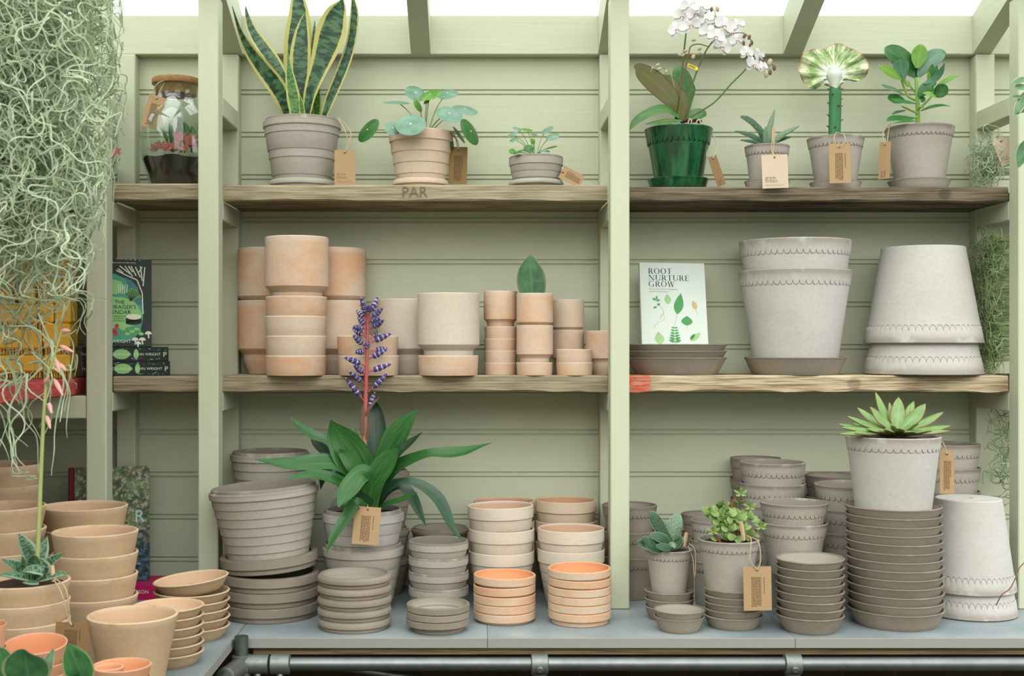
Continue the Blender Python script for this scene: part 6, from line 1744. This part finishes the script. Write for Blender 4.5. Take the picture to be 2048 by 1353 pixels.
for (x, y, a) in ((905, 840, 100), (940, 845, 80), (925, 850, 60), (985, 840, 95), (1000, 800, 80), (1030, 790, 70), (1010, 770, 110), (1065, 820, 80), (1080, 800, 60), (1095, 840, 100), (885, 850, 130), (960, 850, 50), (1050, 850, 120), (1110, 830, 70)):
    for q in (-38, 0, 38):
        aa = math.radians(a + q); L = 52
        pls.append(([(x, y, 6), (x + L * .5 * math.cos(aa), y - L * .5 * math.sin(aa), 24), (x + L * math.cos(aa), y - L * math.sin(aa), 4)], (x * 7 % 13 - 6) * .004, FT))
for pts in ([(975, 860, 10), (968, 780, 30), (962, 720, 24), (955, 700, 4)], [(1020, 860, 12), (1025, 760, 44), (1015, 690, 36), (1000, 655, 5)], [(1040, 860, 12), (1060, 780, 36), (1050, 720, 30), (1040, 690, 4)], [(1080, 860, 12), (1090, 780, 34), (1085, 730, 26), (1080, 715, 4)], [(960, 850, 8), (930, 760, 18), (897, 714, 3)], [(1100, 850, 8), (1110, 760, 30), (1120, 710, 4)]):
    pls.append((pts, .01, DG))
jar(353, 2.613, 71, 'corked glass terrarium jar with red-leaved plants and dark soil', pls)
pl2 = []
for (x, y, a) in ((640, 880, 60), (600, 880, 90), (560, 880, 100), (625, 870, 20), (648, 865, 80)):
    for q in (-38, 0, 38):
        aa = math.radians(a + q); pl2.append(([(x, y, 6), (x + 24 * math.cos(aa), y - 24 * math.sin(aa), 24), (x + 46 * math.cos(aa), y - 46 * math.sin(aa), 4)], -.03, FT))
jar(163, 2.62, 72, 'second corked terrarium jar mostly hidden behind the left post and moss', pl2)

# ------------------------------------------------------------------ yellow brushes on the red shelf
M['ylw'] = plain('yellow_painted_wood', G(236, 186, 70), .5, .3, var=.1, sc=60)
M['brist'] = plain('straw_bristles', G(222, 178, 84), .8, .15, var=.3, sc=240)
zrs = ZC - .0675
def brush(cx, y0, y1, Y, w_, dep, lab, bh, dz=0, up=False, rot=0):
    k = Y / F
    hw, h_ = w_ * k / 2, (y1 - y0) * k
    c = P(cx, y1, Y); c.z = dz if dz else c.z
    r_ = thing('scrubbing_brush', lab, 'brush', c, 'yellow scrubbing brushes')
    b = MB()
    if up: b.bbox(-hw, hw, 0, dep, 0, h_, .004)
    else: b.bbox(-hw, hw, 0, dep, bh, bh + h_, .004)
    put(b, 'handle', M['ylw'], r_)
    b = MB(); rr = random.Random(int(cx + y0))
    nx = max(4, int(hw * 2 / .006)); ny = 5
    for i in range(nx):
        for j in range(ny):
            x, y = -hw + .005 + (2 * hw - .010) * i / (nx - 1), .006 + (dep - .012) * j / (ny - 1)
            for q in range(5):
                dx, dy = rr.uniform(-.002, .002), rr.uniform(-.002, .002)
                if up: b.tube([(x + dx * .4, y + dy * .4, h_ - .003), (x + dx, y + dy, h_ + bh)], [.0008, .0005], 4)
                else: b.tube([(x + dx, y + dy, .0003), (x + dx * .4, y + dy * .4, bh + .003)], [.0005, .0008], 4)
    o = put(b, 'bristles', M['brist'], r_); o['kind'] = 'stuff'
    return c.z + (h_ + bh)
Yb1 = 2.515
for (cx, w_, rows_) in ((32, 100, ((714, 748), (660, 700), (612, 648))), (112, 54, ((712, 748), (650, 700)))):
    z = zrs + .0004
    for i, (a, c) in enumerate(rows_):
        side = 'left' if cx < 60 else 'right'
        z = brush(cx, a, c, Yb1, w_, .055, 'yellow scrubbing brush, %s in the %s pile on the red shelf' % (('bottom one', 'second up', 'third up')[i], side), .012, z) + .0005
    if cx > 60:
        brush(124, 606, 652, Yb1, 32, .05, 'yellow brush with long upright bristles on the right brush pile', .086, z, up=True)
        brush(88, 610, 650, Yb1, 36, .05, 'yellow brush with upright bristles beside the tallest bristles', .070, z, up=True)
    else:
        brush(2, 590, 612, Yb1 , 36, .05, 'yellow brush with upright bristles on the left brush pile', .060, z, up=True)
        brush(52, 580, 612, Yb1, 30, .05, 'second yellow brush with upright bristles on the left pile', .075, z, up=True)

# ------------------------------------------------------------------ Spanish moss
def mossmat(name, a, c):
    m = NT(name)
    nz = m.noise(m.coord(rand=False), 30, 3)
    col = m.mix(m.ramp(nz, .35, .7), a, c)
    m.done(col, .8, .1)
    tr_ = m.n('BsdfTranslucent'); m.set(tr_.inputs[0], col); ms_ = m.n('MixShader'); ms_.inputs[0].default_value = .25
    m.t.links.new(m.b.outputs[0], ms_.inputs[1]); m.t.links.new(tr_.outputs[0], ms_.inputs[2]); m.t.links.new(ms_.outputs[0], m.out.inputs[0])
    return m.mat
M['moss'] = mossmat('grey_green_moss', G(168, 186, 152), G(204, 214, 186))
M['mossd'] = mossmat('green_moss', G(132, 152, 104), G(176, 190, 144))
KL = [0.0]
def strands(b, n, sample, seg, step, rad, curl, drop, r_, keep=None):
    for _ in range(n):
        p = Vector(sample(r_)); KL[0] = 34 * r_.random() ** 2.2
        d = Vector((r_.uniform(-1, 1), r_.uniform(-1, 1), r_.uniform(-1.2, .4))).normalized()
        ax = Vector((r_.uniform(-1, 1), r_.uniform(-1, 1), r_.uniform(-1, 1))).normalized()
        pts = [p.copy()]
        L = int(seg * r_.uniform(.5, 1.2)); ph = r_.uniform(0, 6)
        for i in range(L):
            ax = (ax + Vector((r_.uniform(-1, 1), r_.uniform(-1, 1), r_.uniform(-1, 1))) * .35).normalized()
            d = (d + ax.cross(d) * (curl * math.sin(ph + i * .5)) + Vector((0, 0, -drop))).normalized()
            q = pts[-1] + d * step
            if keep: q = keep(q)
            pts.append(q)
        rr = [rad * (1 - .6 * i / L) for i in range(L + 1)]
        b.tube(pts, rr, 3, cap=False)
r_ = random.Random(21)
Ym = 1.93
RE = [(-80, 190), (0, 205), (60, 214), (150, 214), (250, 204), (350, 190), (450, 172), (550, 152), (650, 136), (740, 122), (800, 108), (870, 100), (950, 92)]
def redge(y):
    for (a, x0), (c, x1) in zip(RE, RE[1:]):
        if a <= y <= c: return x0 + (x1 - x0) * (y - a) / (c - a)
    return RE[-1][1]
def smp_main(r_):
    while True:
        y = r_.uniform(-160, 690); e = redge(max(y, -80))
        if y > 330 and r_.random() < (y - 330) / 330 + .15: continue
        x = r_.uniform(-250 if y < 560 else -62, e - 12)
        Y = Ym + r_.uniform(-.19, .11) * (1 - .4 * max(0, y) / 800)
        return P(x, y, Y)
def keep_main(q):
    y = HY - (q.z - ZC) * F / q.y
    lim = (redge(max(min(y, 940), -79)) + 6 + KL[0] - VX) * q.y / F
    if q.x > lim: q.x -= (q.x - lim) * .5
    return Vector((max(q.x, -.96 if q.z > ZC - .03 else -.798), min(max(q.y, 1.74 if q.z > ZC + .07 else 1.868), 2.06), max(q.z, ZC - .205)))
def smp_low(r_):
    y = r_.uniform(620, 760); x = r_.uniform(-40, redge(y) - 20)
    return P(x, y, Ym + r_.uniform(-.05, .05))
b = MB()
strands(b, 3200, smp_main, 24, .0085, .0016, .75, .06, r_, keep_main)
strands(b, 40, smp_low, 26, .0095, .0019, .55, .15, r_, keep_main)
cm = P(60, -180, Ym)
t = thing('spanish_moss', 'large pale Spanish moss clump hanging in the upper left foreground', 'hanging moss', cm, 'hanging moss clumps')
link('strands', b.mesh('strands', M['moss'], cm), t)
b = MB(); b.tube([P(60, -60, Ym), P(60, -180, Ym), P(60, -215, Ym)], .0015, 6); b.part(t, 'wire', M['galvr'])
def small_moss(lab, x0, x1, y0, y1, Y, n, mat, seg=20):
    r_ = random.Random(int(y0)); b = MB()
    strands(b, n, lambda r_: P(r_.uniform(x0, x1), r_.uniform(y0, y1) , Y + r_.uniform(-.045, .045)), seg, .006, .0011, .85, .04, r_, keep=lambda q: Vector((max(min(q.x, 1.22 if y0 > 780 else 1.086), X(x0 - 26, Y)), min(max(q.y, 2.535), 2.68), min(max(q.z, (ZB + .002) if y0 < 400 else (ZS2 + .002 if y0 < 780 else ZT + .1)), ZC + (.464 if y0 < 400 else (.252 if y0 < 780 else -.138))))))
    c = P((x0 + x1) / 2, y0, Y)
    t = thing('spanish_moss', lab, 'hanging moss', c, 'hanging moss clumps')
    link('strands', b.mesh('strands', mat, c), t)
small_moss('small moss tuft under the rail at the top right', 1976, 2050, 282, 350, 2.61, 200, M['moss'], 16)
small_moss('long green moss hanging beside the upturned pots on the right', 1988, 2050, 470, 720, 2.61, 520, M['mossd'])
small_moss('wispy moss strands low at the right behind the post', 2000, 2050, 830, 1000, 2.62, 90, M['mossd'])
# twig in front of the upturned pot
tw = thing('twig', 'thin brown twig curving in front of the upturned pot at the right', 'twig', P(2000, 1190, 2.335))
b = MB(); b.tube(spline([P(1992, 1212, 2.34), P(2004, 1190, 2.335), P(2020, 1178, 2.335), P(2034, 1150, 2.34), P(2040, 1135, 2.36), P(2056, 1120, 2.40)], 24), .0011, 6); b.part(tw, 'stem', M['budr'])
